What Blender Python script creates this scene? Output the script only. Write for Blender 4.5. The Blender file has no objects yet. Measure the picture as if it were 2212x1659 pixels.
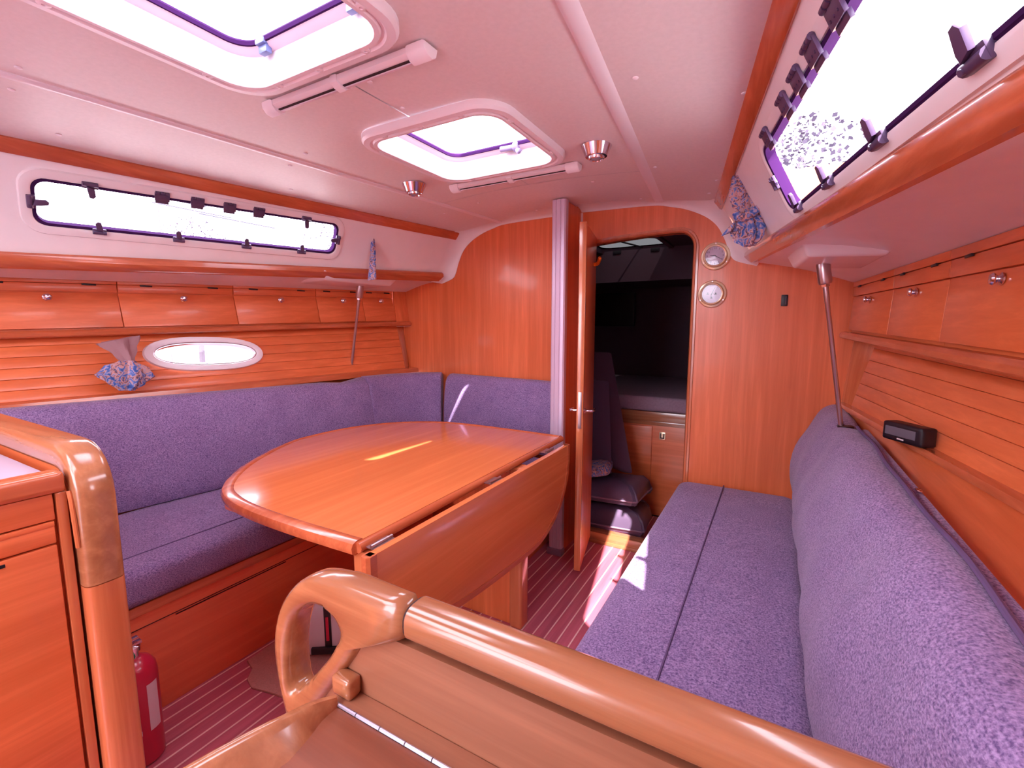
import bpy, bmesh, math, random
from mathutils import Vector, Matrix
random.seed(7)
PI = math.pi
S = bpy.context.scene
COL = S.collection

# ------------------------------------------------------------------ camera, sky, sun, exposure
# metres; X to starboard, Y forward, Z up; cabin sole at z = 0; boat centreline at x = CL
CL = -0.985
cam = bpy.data.cameras.new('camera')
cam_o = bpy.data.objects.new('camera', cam)
COL.objects.link(cam_o)
cam.sensor_width = 36.0
cam.lens = 36.0 * 1000.0 / 2212.0
cam.clip_start = 0.02
cam_o.location = (0.0, 0.0, 1.2)
cam_o.rotation_euler = (math.radians(90 - 7.0968), 0, math.radians(29.7089))
S.camera = cam_o

world = bpy.data.worlds.new('sky')
S.world = world
world.use_nodes = True
wn, wl = world.node_tree.nodes, world.node_tree.links
# bright hazy sky above, darker water below the horizon
_tc = wn.new('ShaderNodeTexCoord'); _sx = wn.new('ShaderNodeSeparateXYZ'); _rp = wn.new('ShaderNodeValToRGB')
wl.new(_tc.outputs['Generated'], _sx.inputs[0]); wl.new(_sx.outputs['Z'], _rp.inputs['Fac'])
_rp.color_ramp.elements[0].position = 0.0; _rp.color_ramp.elements[0].color = (0.26, 0.24, 0.30, 1)
_rp.color_ramp.elements[1].position = 0.06; _rp.color_ramp.elements[1].color = (0.92, 0.88, 1.0, 1)
wl.new(_rp.outputs['Color'], wn['Background'].inputs['Color'])
wn['Background'].inputs['Strength'].default_value = 9.0

sun = bpy.data.lights.new('sun', 'SUN')
sun.energy = 21.0
sun.angle = math.radians(0.5)
sun.color = (1.0, 0.93, 0.84)
sun_o = bpy.data.objects.new('sun', sun)
COL.objects.link(sun_o)
sun_o.rotation_euler = Vector((-0.47, 0.75, -1.0)).to_track_quat('-Z', 'Y').to_euler()
sun_o.location = (1.0, -1.0, 5.0)

S.view_settings.view_transform = 'Standard'
S.view_settings.look = 'None'
S.view_settings.gamma = 1.0
S.view_settings.use_curve_mapping = False
S.view_settings.exposure = 0.49
S.cycles.max_bounces = 16
S.cycles.diffuse_bounces = 9
S.cycles.transparent_max_bounces = 16

# ------------------------------------------------------------------ materials
def mat(name, rgb, rough=0.5, metal=0.0, spec=0.5, coat=0.0, sheen=0.0):
    m = bpy.data.materials.new(name)
    m.use_nodes = True
    b = m.node_tree.nodes['Principled BSDF']
    b.inputs['Base Color'].default_value = (*rgb, 1)
    b.inputs['Roughness'].default_value = rough
    b.inputs['Metallic'].default_value = metal
    b.inputs['Specular IOR Level'].default_value = spec
    b.inputs['Coat Weight'].default_value = coat
    b.inputs['Coat Roughness'].default_value = 0.08
    b.inputs['Sheen Weight'].default_value = sheen
    return m

def nd(m, t, **kw):
    n = m.node_tree.nodes.new(t)
    for k, v in kw.items():
        if hasattr(n, k): setattr(n, k, v)
        else: n.inputs[k].default_value = v
    return n

def ramp(m, fac, stops):
    r = nd(m, 'ShaderNodeValToRGB')
    e = r.color_ramp.elements
    while len(e) > 1: e.remove(e[-1])
    e[0].position, e[0].color = stops[0][0], (*stops[0][1], 1)
    for p, c in stops[1:]:
        x = e.new(p); x.color = (*c, 1)
    m.node_tree.links.new(fac, r.inputs['Fac'])
    return r

def texcoord(m, scale, rot=(0, 0, 0)):
    tc = nd(m, 'ShaderNodeTexCoord'); mp = nd(m, 'ShaderNodeMapping')
    mp.inputs['Scale'].default_value = scale
    mp.inputs['Rotation'].default_value = rot
    m.node_tree.links.new(tc.outputs['Object'], mp.inputs['Vector'])
    return mp.outputs['Vector']

def bump(m, h, strength, dist=0.002):
    b = nd(m, 'ShaderNodeBump')
    b.inputs['Strength'].default_value = strength
    b.inputs['Distance'].default_value = dist
    m.node_tree.links.new(h, b.inputs['Height'])
    m.node_tree.links.new(b.outputs['Normal'], m.node_tree.nodes['Principled BSDF'].inputs['Normal'])

def wood(name, axis, lo, hi, rough=0.34, coat=0.2, fine=1.0):
    m = mat(name, hi, rough, coat=coat)
    sc = [38 * fine, 38 * fine, 38 * fine]; sc['xyz'.index(axis)] = 1.6
    v = texcoord(m, sc)
    n = nd(m, 'ShaderNodeTexNoise'); n.inputs['Scale'].default_value = 1.0
    n.inputs['Detail'].default_value = 7; n.inputs['Roughness'].default_value = 0.62
    n.inputs['Distortion'].default_value = 0.35
    m.node_tree.links.new(v, n.inputs['Vector'])
    mid = tuple((a + b) / 2 for a, b in zip(lo, hi))
    r = ramp(m, n.outputs['Fac'], [(0.3, lo), (0.5, mid), (0.62, hi), (0.75, tuple(min(1, c * 1.12) for c in hi))])
    sc2 = [5, 5, 5]; sc2['xyz'.index(axis)] = 0.7
    v2 = texcoord(m, sc2)
    n2 = nd(m, 'ShaderNodeTexNoise'); n2.inputs['Scale'].default_value = 1.0; n2.inputs['Detail'].default_value = 2
    m.node_tree.links.new(v2, n2.inputs['Vector'])
    r2 = ramp(m, n2.outputs['Fac'], [(0.3, (0.82, 0.80, 0.78)), (0.7, (1.0, 1.0, 1.0))])
    mx = nd(m, 'ShaderNodeMix', data_type='RGBA', blend_type='MULTIPLY')
    mx.inputs['Factor'].default_value = 1.0
    L = m.node_tree.links
    L.new(r.outputs['Color'], mx.inputs[6]); L.new(r2.outputs['Color'], mx.inputs[7])
    L.new(mx.outputs[2], m.node_tree.nodes['Principled BSDF'].inputs['Base Color'])
    bump(m, n.outputs['Fac'], 0.12, 0.0006)
    return m

OR_LO, OR_HI = (0.70, 0.150, 0.044), (0.86, 0.215, 0.075)
WX = wood('veneer_x', 'x', OR_LO, OR_HI)
WY = wood('veneer_y', 'y', OR_LO, OR_HI)
WZ = wood('veneer_z', 'z', OR_LO, OR_HI)
TX = wood('table_wood', 'y', (0.74, 0.20, 0.065), (0.82, 0.24, 0.085), rough=0.16, coat=0.5)
MX = wood('moulding_x', 'x', (0.33, 0.12, 0.052), (0.46, 0.185, 0.085), rough=0.2, coat=0.6)
MY = wood('moulding_y', 'y', (0.50, 0.11, 0.042), (0.66, 0.17, 0.07), rough=0.22, coat=0.5)
MZ = wood('moulding_z', 'z', (0.54, 0.14, 0.052), (0.68, 0.21, 0.085), rough=0.2, coat=0.6)
DESK = wood('desk_wood', 'x', (0.27, 0.10, 0.050), (0.36, 0.145, 0.078), rough=0.4, coat=0.1)
LIDW = wood('lid_wood', 'x', (0.20, 0.052, 0.024), (0.28, 0.080, 0.038), rough=0.42, coat=0.1)
TEAK = wood('teak_sole', 'y', (0.46, 0.095, 0.145), (0.60, 0.14, 0.20), rough=0.3, coat=0.25)
WY_LIFT = wood('veneer_y_lifted', 'y', (0.86, 0.17, 0.07), (0.95, 0.23, 0.10))  # veneer copy with brighter colour, lifts the shade on the port settee base
HOLLY = mat('holly', (0.85, 0.55, 0.52), 0.35, coat=0.2)
DARKWOOD = mat('dark_gap', (0.03, 0.008, 0.01), 0.8)

def fabric(name, a, b):
    """woven upholstery: short slubs of light and dark yarn over a fine ribbed weave"""
    m = mat(name, a, 0.92, spec=0.12, sheen=0.2)
    L = m.node_tree.links
    def noise(sc, det, dist=0.0):
        n = nd(m, 'ShaderNodeTexNoise'); n.inputs['Scale'].default_value = 1.0; n.inputs['Detail'].default_value = det
        n.inputs['Distortion'].default_value = dist
        L.new(texcoord(m, sc), n.inputs['Vector']); return n.outputs['Fac']
    n = noise((300, 170, 420), 3); nb = noise((170, 300, 420), 3); n2 = noise((9, 9, 9), 4)
    av = nd(m, 'ShaderNodeMath', operation='ADD'); L.new(n, av.inputs[0]); L.new(nb, av.inputs[1])
    hf = nd(m, 'ShaderNodeMath', operation='MULTIPLY'); hf.inputs[1].default_value = 0.5; L.new(av.outputs[0], hf.inputs[0])
    r = ramp(m, hf.outputs[0], [(0.38, a), (0.5, tuple((x + y) / 2 for x, y in zip(a, b))), (0.62, b)])
    r2 = ramp(m, n2, [(0.3, (0.88, 0.86, 0.90)), (0.7, (1.04, 1.04, 1.03))])
    mx = nd(m, 'ShaderNodeMix', data_type='RGBA', blend_type='MULTIPLY'); mx.inputs['Factor'].default_value = 1.0
    L.new(r.outputs['Color'], mx.inputs[6]); L.new(r2.outputs['Color'], mx.inputs[7])
    L.new(mx.outputs[2], m.node_tree.nodes['Principled BSDF'].inputs['Base Color'])
    bump(m, hf.outputs[0], 0.7, 0.003)
    return m
FAB = fabric('cushion_fabric', (0.125, 0.075, 0.20), (0.40, 0.28, 0.51))
FAB_D = mat('fabric_piping', (0.12, 0.07, 0.17), 0.9)
def speckle(name, rgb, rough, amt=0.06, scale=60, bstr=0.05):
    m = mat(name, rgb, rough)
    v = texcoord(m, (scale,) * 3)
    n = nd(m, 'ShaderNodeTexNoise'); n.inputs['Scale'].default_value = 1.0; n.inputs['Detail'].default_value = 4
    m.node_tree.links.new(v, n.inputs['Vector'])
    r = ramp(m, n.outputs['Fac'], [(0.3, tuple(c * (1 - amt) for c in rgb)), (0.7, tuple(min(1, c * (1 + amt)) for c in rgb))])
    m.node_tree.links.new(r.outputs['Color'], m.node_tree.nodes['Principled BSDF'].inputs['Base Color'])
    bump(m, n.outputs['Fac'], bstr, 0.001)
    return m
LINER = speckle('headliner_vinyl', (0.77, 0.70, 0.69), 0.5, 0.03, 90, 0.08)
GEL = speckle('gelcoat', (0.84, 0.80, 0.81), 0.25, 0.02, 12, 0.02)
WHITE = mat('white_plastic', (0.84, 0.79, 0.83), 0.3)
WHITE2 = mat('white_acrylic', (0.80, 0.66, 0.74), 0.35)
ALU = mat('post_aluminium', (0.62, 0.50, 0.64), 0.38, metal=0.25)
CHROME = mat('chrome', (0.75, 0.68, 0.75), 0.12, metal=1.0)
STEEL = mat('steel_rod', (0.52, 0.40, 0.42), 0.28, metal=0.9)
BRASS = mat('brass', (0.88, 0.80, 0.56), 0.25, metal=0.55)
BLACK = mat('black_plastic', (0.012, 0.006, 0.012), 0.4)
PURP = mat('dark_latch_plastic', (0.085, 0.05, 0.115), 0.35)
GASK = mat('dark_gasket', (0.045, 0.012, 0.07), 0.95, spec=0.05)
DIAL = mat('dial', (0.72, 0.62, 0.70), 0.5)
RED = mat('red_paint', (0.50, 0.012, 0.045), 0.3, coat=0.4)
PAPER = mat('paper_label', (0.72, 0.58, 0.62), 0.6)
ORANGE = mat('orange_plastic', (0.9, 0.25, 0.02), 0.4)
COUNTER = mat('worktop', (0.55, 0.46, 0.58), 0.35)
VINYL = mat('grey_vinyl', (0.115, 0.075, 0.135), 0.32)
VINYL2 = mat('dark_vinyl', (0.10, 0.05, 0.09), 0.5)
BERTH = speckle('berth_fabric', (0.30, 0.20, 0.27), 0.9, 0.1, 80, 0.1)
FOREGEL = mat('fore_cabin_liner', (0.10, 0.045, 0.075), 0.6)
MATT = speckle('tan_mat', (0.52, 0.25, 0.22), 0.8, 0.1, 200, 0.3)
SILVER = mat('silver_hinge', (0.60, 0.58, 0.70), 0.3, metal=0.8)
GREY = mat('grey_grille', (0.12, 0.10, 0.13), 0.7)

def cloth_print(name):
    m = mat(name, (0.6, 0.5, 0.55), 0.85)
    v = texcoord(m, (42, 42, 42))
    n = nd(m, 'ShaderNodeTexNoise'); n.inputs['Scale'].default_value = 1.0; n.inputs['Detail'].default_value = 3
    n.inputs['Distortion'].default_value = 1.2
    m.node_tree.links.new(v, n.inputs['Vector'])
    r = ramp(m, n.outputs['Fac'], [(0.0, (0.02, 0.02, 0.08)), (0.36, (0.05, 0.12, 0.40)), (0.44, (0.20, 0.27, 0.58)),
                                   (0.49, (0.58, 0.38, 0.40)), (0.55, (0.55, 0.28, 0.26)), (0.60, (0.05, 0.03, 0.08)), (0.64, (0.22, 0.25, 0.52))])
    r.color_ramp.interpolation = 'LINEAR'
    m.node_tree.links.new(r.outputs['Color'], m.node_tree.nodes['Principled BSDF'].inputs['Base Color'])
    return m
PRINT = cloth_print('printed_cotton')

def glass(name, tint):
    m = bpy.data.materials.new(name); m.use_nodes = True
    N, L = m.node_tree.nodes, m.node_tree.links
    N.remove(N['Principled BSDF'])
    t = N.new('ShaderNodeBsdfTransparent'); t.inputs['Color'].default_value = (*tint, 1)
    g = N.new('ShaderNodeBsdfGlossy'); g.inputs['Roughness'].default_value = 0.03
    mx = N.new('ShaderNodeMixShader'); mx.inputs[0].default_value = 0.035
    L.new(t.outputs[0], mx.inputs[1]); L.new(g.outputs[0], mx.inputs[2])
    L.new(mx.outputs[0], N['Material Output'].inputs['Surface'])
    return m
def canvas(name, rgb, thru):
    m = bpy.data.materials.new(name); m.use_nodes = True
    N, L = m.node_tree.nodes, m.node_tree.links
    N.remove(N['Principled BSDF'])
    d = N.new('ShaderNodeBsdfDiffuse'); d.inputs['Color'].default_value = (*rgb, 1)
    t = N.new('ShaderNodeBsdfTranslucent'); t.inputs['Color'].default_value = (*rgb, 1)
    mx = N.new('ShaderNodeMixShader'); mx.inputs[0].default_value = thru
    L.new(d.outputs[0], mx.inputs[1]); L.new(t.outputs[0], mx.inputs[2]); L.new(mx.outputs[0], N['Material Output'].inputs['Surface'])
    return m
DIFFUSER = canvas('diffuser_canvas', (0.86, 0.84, 0.88), 0.75)  # translucent cloth of the added sun blockers, spreads soft fill light
GLASS = glass('acrylic_glazing', (0.93, 0.93, 0.97))
SMOKE = glass('smoked_glazing', (0.020, 0.021, 0.020))

# ------------------------------------------------------------------ helpers
WLOC = {}
def props(o, label=None, cat=None, group=None, kind=None):
    if label: o['label'] = label
    if cat: o['category'] = cat
    if group: o['group'] = group
    if kind: o['kind'] = kind
    return o

def thing(name, label, cat, loc, group=None):
    o = bpy.data.objects.new(name, None); COL.objects.link(o)
    o.empty_display_size = 0.05
    o.location = loc; WLOC[o.name] = Vector(loc)
    return props(o, label, cat, group)

def shade(me, ang=38):
    for p in me.polygons: p.use_smooth = True
    me.set_sharp_from_angle(angle=math.radians(ang))

class MB:
    def __init__(s, M=None):
        s.bm = bmesh.new(); s.M = M
    def _v(s, p, M=None):
        p = Vector(p)
        if M is not None: p = M @ p
        if s.M is not None: p = s.M @ p
        return s.bm.verts.new(p)
    def poly(s, pts):
        return s.bm.faces.new([s._v(p) for p in pts])
    def box(s, x0, x1, y0, y1, z0, z1, bev=0.0, seg=2, M=None):
        vs = [s._v(p, M) for p in ((x0,y0,z0),(x1,y0,z0),(x1,y1,z0),(x0,y1,z0),(x0,y0,z1),(x1,y0,z1),(x1,y1,z1),(x0,y1,z1))]
        fs = [s.bm.faces.new([vs[i] for i in f]) for f in ((0,3,2,1),(4,5,6,7),(0,1,5,4),(1,2,6,5),(2,3,7,6),(3,0,4,7))]
        if bev > 0:
            es = list({e for f in fs for e in f.edges})
            bmesh.ops.bevel(s.bm, geom=es, offset=bev, segments=seg, profile=0.6, affect='EDGES', clamp_overlap=True)
        return s
    def hexa(s, a, b, bev=0.0, seg=2):
        """a, b: two quads of 4 points, facing each other"""
        vs = [s._v(p) for p in list(a) + list(b)]
        fs = [s.bm.faces.new([vs[i] for i in f]) for f in ((0,3,2,1),(4,5,6,7),(0,1,5,4),(1,2,6,5),(2,3,7,6),(3,0,4,7))]
        if bev > 0:
            es = list({e for f in fs for e in f.edges})
            bmesh.ops.bevel(s.bm, geom=es, offset=bev, segments=seg, profile=0.6, affect='EDGES', clamp_overlap=True)
        return s
    def loft(s, rings, closed=True, caps=True, M=None):
        R = [[s._v(p, M) for p in r] for r in rings]
        n = len(R[0])
        for i in range(len(R) - 1):
            for j in range(n if closed else n - 1):
                k = (j + 1) % n
                s.bm.faces.new((R[i][j], R[i][k], R[i+1][k], R[i+1][j]))
        if caps and closed:
            s.bm.faces.new(list(reversed(R[0]))); s.bm.faces.new(R[-1])
        return s
    def tube(s, path, r, n=12, flat=1.0, M=None):
        P = [Vector(p) for p in path]
        rr_ = r if isinstance(r, (list, tuple)) else [r] * len(P)
        T = []
        for i in range(len(P)):
            a = P[max(i-1, 0)]; b = P[min(i+1, len(P)-1)]
            T.append((b - a).normalized())
        up = Vector((0, 0, 1)) if abs(T[0].z) < 0.9 else Vector((1, 0, 0))
        u = T[0].cross(up).normalized()
        rings = []
        for i in range(len(P)):
            u = (u - T[i] * u.dot(T[i])).normalized()
            w = T[i].cross(u)
            rings.append([P[i] + rr_[i] * (u * math.cos(2*PI*k/n) + w * math.sin(2*PI*k/n) * flat) for k in range(n)])
        return s.loft(rings, M=M)
    def cyl(s, c, axis, r, h, n=20, r2=None):
        """along axis from c"""
        a = Vector(axis).normalized(); c = Vector(c)
        return s.lathe(c, a, [(r, 0), (r if r2 is None else r2, h)], n)
    def lathe(s, c, axis, prof, n=24):
        a = Vector(axis).normalized(); c = Vector(c)
        u = a.cross(Vector((0, 0, 1)))
        if u.length < 1e-3: u = a.cross(Vector((1, 0, 0)))
        u.normalize(); w = a.cross(u)
        rings = [[c + a * h + max(r, 1e-4) * (u * math.cos(2*PI*k/n) + w * math.sin(2*PI*k/n)) for k in range(n)] for r, h in prof]
        return s.loft(rings)
    def prism(s, pts, axis, a, b, bev=0.0, seg=2):
        """2-D outline extruded along axis: 'x' pts are (y,z), 'y' pts (x,z), 'z' pts (x,y)"""
        f = {'x': lambda p, t: (t, p[0], p[1]), 'y': lambda p, t: (p[0], t, p[1]), 'z': lambda p, t: (p[0], p[1], t)}[axis]
        n0 = len(s.bm.faces)
        s.loft([[f(p, a) for p in pts], [f(p, b) for p in pts]])
        if bev > 0:
            s.bm.faces.ensure_lookup_table()
            fs = s.bm.faces[n0:]
            caps = [fs[-1], fs[-2]]
            es = list({e for q in caps for e in q.edges})
            bmesh.ops.bevel(s.bm, geom=es, offset=bev, segments=seg, profile=0.6, affect='EDGES', clamp_overlap=True)
        return s
    def mesh(s, name, m, off, ang=38, smooth=True):
        bmesh.ops.recalc_face_normals(s.bm, faces=s.bm.faces)
        if off.length: bmesh.ops.translate(s.bm, verts=s.bm.verts, vec=-off)
        me = bpy.data.meshes.new(name); s.bm.to_mesh(me); s.bm.free()
        for x in (m if isinstance(m, (list, tuple)) else [m]): me.materials.append(x)
        if smooth: shade(me, ang)
        return me
    def build(s, name, m, parent=None, origin=None, ang=38, smooth=True):
        if origin is None:
            if parent is not None: origin = WLOC[parent.name]
            else:
                xs = [v.co for v in s.bm.verts]
                lo = [min(c[i] for c in xs) for i in range(3)]; hi = [max(c[i] for c in xs) for i in range(3)]
                origin = Vector(((lo[0]+hi[0])/2, (lo[1]+hi[1])/2, lo[2]))
        origin = Vector(origin)
        me = s.mesh(name, m, origin, ang, smooth)
        o = bpy.data.objects.new(name, me); COL.objects.link(o)
        if parent is not None:
            o.parent = parent; o.location = origin - WLOC[parent.name]
        else: o.location = origin
        WLOC[o.name] = origin
        return o

def inst(src, parent, loc, rot=None):
    o = src.copy(); COL.objects.link(o); o.parent = parent
    base = WLOC[parent.name] if parent is not None else Vector((0, 0, 0))
    o.location = Vector(loc) - base
    if rot is not None: o.rotation_euler = rot
    WLOC[o.name] = Vector(loc)
    return o

def struct(name, mb, m, **kw):
    o = mb.build(name, m, **kw); o['kind'] = 'structure'; return o

def rr(hx, hy, r, n=6, cx=0, cy=0):
    out = []
    for sx, sy, a0 in ((1, 1, 0), (-1, 1, 90), (-1, -1, 180), (1, -1, 270)):
        for k in range(n + 1):
            a = math.radians(a0 + 90 * k / n)
            out.append((cx + sx * (hx - r) + r * math.cos(a), cy + sy * (hy - r) + r * math.sin(a)))
    return out

def spline(pts, n=8, closed=False):
    P = [Vector(p) for p in pts]; N = len(P); out = []
    rng = range(N) if closed else range(N - 1)
    for i in rng:
        p0 = P[(i-1) % N] if closed or i > 0 else P[0]; p1 = P[i]; p2 = P[(i+1) % N]; p3 = P[(i+2) % N] if closed or i + 2 < N else P[-1]
        for k in range(n):
            t = k / n
            out.append(0.5 * ((2*p1) + (-p0+p2)*t + (2*p0-5*p1+4*p2-p3)*t*t + (-p0+3*p1-3*p2+p3)*t**3))
    if not closed: out.append(P[-1])
    return out

def lerp(a, b, t): return a + (b - a) * t

# ------------------------------------------------------------------ hull lines (fitted once, in metres)
def w_top(Y): return 0.714 + 0.178 * (2.3 - Y)                 # half width at the headliner edge
def ceil_z(x, Y):
    d = abs(x - CL) / w_top(Y)
    return 1.815 - 0.058 * d * d
def trim_b(Y): return 0.739 + 0.18 * (2.3 - Y), 1.725 - 0.004 * (2.3 - Y)
def val_t(Y): return 0.859 + 0.192 * (2.3 - Y), 1.525 - 0.051 * (2.3 - Y)
def val_b(Y): return 0.886 + 0.185 * (2.3 - Y), 1.482 - 0.051 * (2.3 - Y)
YB = 2.38                                                       # main bulkhead
YA = -1.25                                                      # after end of the cabin
# locker faces, X at a given Y
def px_(Y, x0=-2.154): return x0 - 0.14 * (2.36 - Y)            # port
def sx_(Y, x0=0.253): return x0 + 0.14 * (2.36 - Y)             # starboard

# ------------------------------------------------------------------ cabin sole
fl = MB(); fl.box(-2.6, 0.75, YA, 4.3, -0.03, -0.004)
floor = struct('floor', fl, DARKWOOD)
pitch = 0.0497
xs = []
x = -0.6145
while x > -1.66: x -= pitch
k = 0
while x < -0.30:
    mb = MB(); mb.box(x + 0.002, x + pitch - 0.002, YA, YB - 0.01, -0.004, 0.0)
    mb.build('plank', TEAK, floor, smooth=False)
    mb = MB(); mb.box(x + pitch - 0.0028, x + pitch + 0.0028, YA, YB - 0.01, -0.004, 0.0006)
    mb.build('inlay_strip', HOLLY, floor, smooth=False)
    if x > -1.05:
        mb = MB(); mb.box(x + 0.002, x + pitch - 0.002, YB + 0.05, 2.9, -0.004, 0.0)
        mb.build('plank', TEAK, floor, smooth=False)
        mb = MB(); mb.box(x + pitch - 0.0028, x + pitch + 0.0028, YB + 0.05, 2.9, -0.004, 0.0006)
        mb.build('inlay_strip', HOLLY, floor, smooth=False)
    x += pitch

# ------------------------------------------------------------------ ceiling: deck sheet with hatch openings, vinyl panels below it
H1 = dict(x0=-1.205, x1=-0.715, y0=0.29, y1=0.775)
H2 = dict(x0=-1.205, x1=-0.715, y0=1.14, y1=1.615)
CW = dict(x0=-1.40, x1=-0.57, y0=-1.05, y1=-0.10)               # companionway, behind the camera
HX0, HX1 = -1.205, -0.715
def seamL(Y): return CL - (0.43 + 0.11 * (2.24 - Y))
def seamR(Y): return CL + (0.45 + 0.105 * (2.24 - Y))
def sheet(mb, fx0, fx1, y0, y1, dz, nx=6, ny=8, hole=None):
    ys = [lerp(y0, y1, i / ny) for i in range(ny + 1)]
    V = []
    for Y in ys:
        a, b = fx0(Y), fx1(Y)
        V.append([mb._v((lerp(a, b, j / nx), Y, ceil_z(lerp(a, b, j / nx), Y) + dz)) for j in range(nx + 1)])
    for i in range(ny):
        for j in range(nx):
            mb.bm.faces.new((V[i][j], V[i][j+1], V[i+1][j+1], V[i+1][j]))
cst = lambda v: (lambda Y: v)
deck = MB()
def band(mb, xa, xb, y0, y1, dz, holes, nx=4):
    """strip split along y by hole intervals"""
    cuts = [y0]
    for h0, h1 in holes: cuts += [h0, h1]
    cuts.append(y1)
    for i in range(0, len(cuts), 2):
        if cuts[i+1] - cuts[i] > 0.001: sheet(mb, xa, xb, cuts[i], cuts[i+1], dz, nx, 5)
wL = lambda Y: CL - w_top(Y) - 0.022; wR = lambda Y: CL + w_top(Y) + 0.022
sheet(deck, wL, cst(-1.40), YA, YB, 0.02); sheet(deck, cst(-0.57), wR, YA, YB, 0.02)
band(deck, cst(-1.40), cst(HX0), YA, YB, 0.02, [(CW['y0'], CW['y1'])], 2)
band(deck, cst(HX1), cst(-0.57), YA, YB, 0.02, [(CW['y0'], CW['y1'])], 2)
band(deck, cst(HX0), cst(HX1), YA, YB, 0.02, [(CW['y0'], CW['y1']), (H1['y0'], H1['y1']), (H2['y0'], H2['y1'])])
ceiling = struct('ceiling', deck, GEL)

g = 0.0022
YP = -0.08
# port and starboard halves of the middle panel
mb = MB()
sheet(mb, seamL, cst(HX0), YP, 1.87 - g, 0)
band(mb, cst(HX0), cst(CL - g), YP, 1.87 - g, 0, [(H1['y0'], H1['y1']), (H2['y0'], H2['y1'])], 2)
mb.build('headliner_panel', LINER, ceiling)
mb = MB()
sheet(mb, cst(HX1), seamR, YP, 1.87 - g, 0)
band(mb, cst(CL + g), cst(HX1), YP, 1.87 - g, 0, [(H1['y0'], H1['y1']), (H2['y0'], H2['y1'])], 2)
mb.build('headliner_panel', LINER, ceiling)
mb = MB(); sheet(mb, seamL, seamR, 1.87 + g, 2.33, 0, 10)
mb.build('headliner_panel', LINER, ceiling)
mb = MB(); sheet(mb, lambda Y: CL - w_top(Y), lambda Y: seamL(Y) - 0.026, YP, 2.33, 0)
mb.build('headliner_panel', LINER, ceiling)
mb = MB(); sheet(mb, lambda Y: seamR(Y) + 0.036, lambda Y: CL + w_top(Y), YP, 2.33, 0)
mb.build('headliner_panel', LINER, ceiling)
# long moulded battens in the seams
def batten(fx, w, h, name, m):
    mb = MB(); rings = []
    for i in range(16):
        Y = lerp(YP, 2.34, i / 15); xc = fx(Y); z = ceil_z(xc, Y)
        rings.append([(xc - w, Y, z + 0.006), (xc - w, Y, z - h * 0.3), (xc - w * 0.55, Y, z - h), (xc + w * 0.55, Y, z - h), (xc + w, Y, z - h * 0.3), (xc + w, Y, z + 0.006)])
    mb.loft(rings)
    return mb.build(name, m, ceiling)
batten(lambda Y: seamL(Y) - 0.013, 0.015, 0.007, 'seam_batten', WHITE)
batten(lambda Y: seamR(Y) + 0.018, 0.020, 0.006, 'seam_batten', WHITE)
mb = MB(); mb.lathe((0, 0, 0), (0, 0, -1), [(0.0075, 0), (0.007, 0.002), (0.004, 0.0035), (0.0005, 0.004)], 12)
cap = None
for (x, y) in [(-0.998, .906), (-.936, .914), (-.417, 1.146), (-.33, 1.169), (-.105, 1.314), (-.239, 2.014), (-.433, 1.831), (-1.569, .437), (-1.70, .456),
               (-1.469, 1.121), (-1.60, 1.152), (-.963, 1.061), (-1.80, 1.294), (-1.478, 1.806), (-1.72, 1.90), (-1.90, .60), (-1.546, 2.0), (-.29, 2.2), (-.60, 2.28), (-1.15, 2.28), (-1.32, 1.98), (-.72, 1.95), (-.02, .95)]:
    z = ceil_z(x, y) - 0.0002
    if cap is None: cap = mb.build('screw_cap', WHITE, ceiling, origin=(0, 0, 0)); cap.location = Vector((x, y, z)) - WLOC[ceiling.name]
    else: inst(cap, ceiling, (x, y, z))

# ------------------------------------------------------------------ coachroof sides with window openings
def side_pt(sg, Y, v):
    a = trim_b(Y); b = val_t(Y)
    return Vector((CL + sg * lerp(a[0], b[0], v), Y, lerp(a[1], b[1], v)))
WIN = {-1: (0.575, 1.605, 0.16, 0.69), 1: (0.45, 1.475, 0.26, 0.885)}
for sg, nm in ((-1, 'wall_left'), (1, 'wall_right')):
    y0, y1, v0, v1 = WIN[sg]
    mb = MB()
    ysb = [YA, -0.4, 0.0, y0, lerp(y0, y1, .33), lerp(y0, y1, .66), y1, 2.0, 2.3]
    vsb = [-0.06, v0, v1, 1.03]
    for i in range(len(ysb) - 1):
        for j in range(3):
            if j == 1 and y0 <= ysb[i] < y1 - 0.001: continue
            mb.poly([side_pt(sg, ysb[i], vsb[j]), side_pt(sg, ysb[i+1], vsb[j]), side_pt(sg, ysb[i+1], vsb[j+1]), side_pt(sg, ysb[i], vsb[j+1])])
    bmesh.ops.remove_doubles(mb.bm, verts=mb.bm.verts, dist=1e-5)
    wall = struct(nm, mb, GEL)

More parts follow.
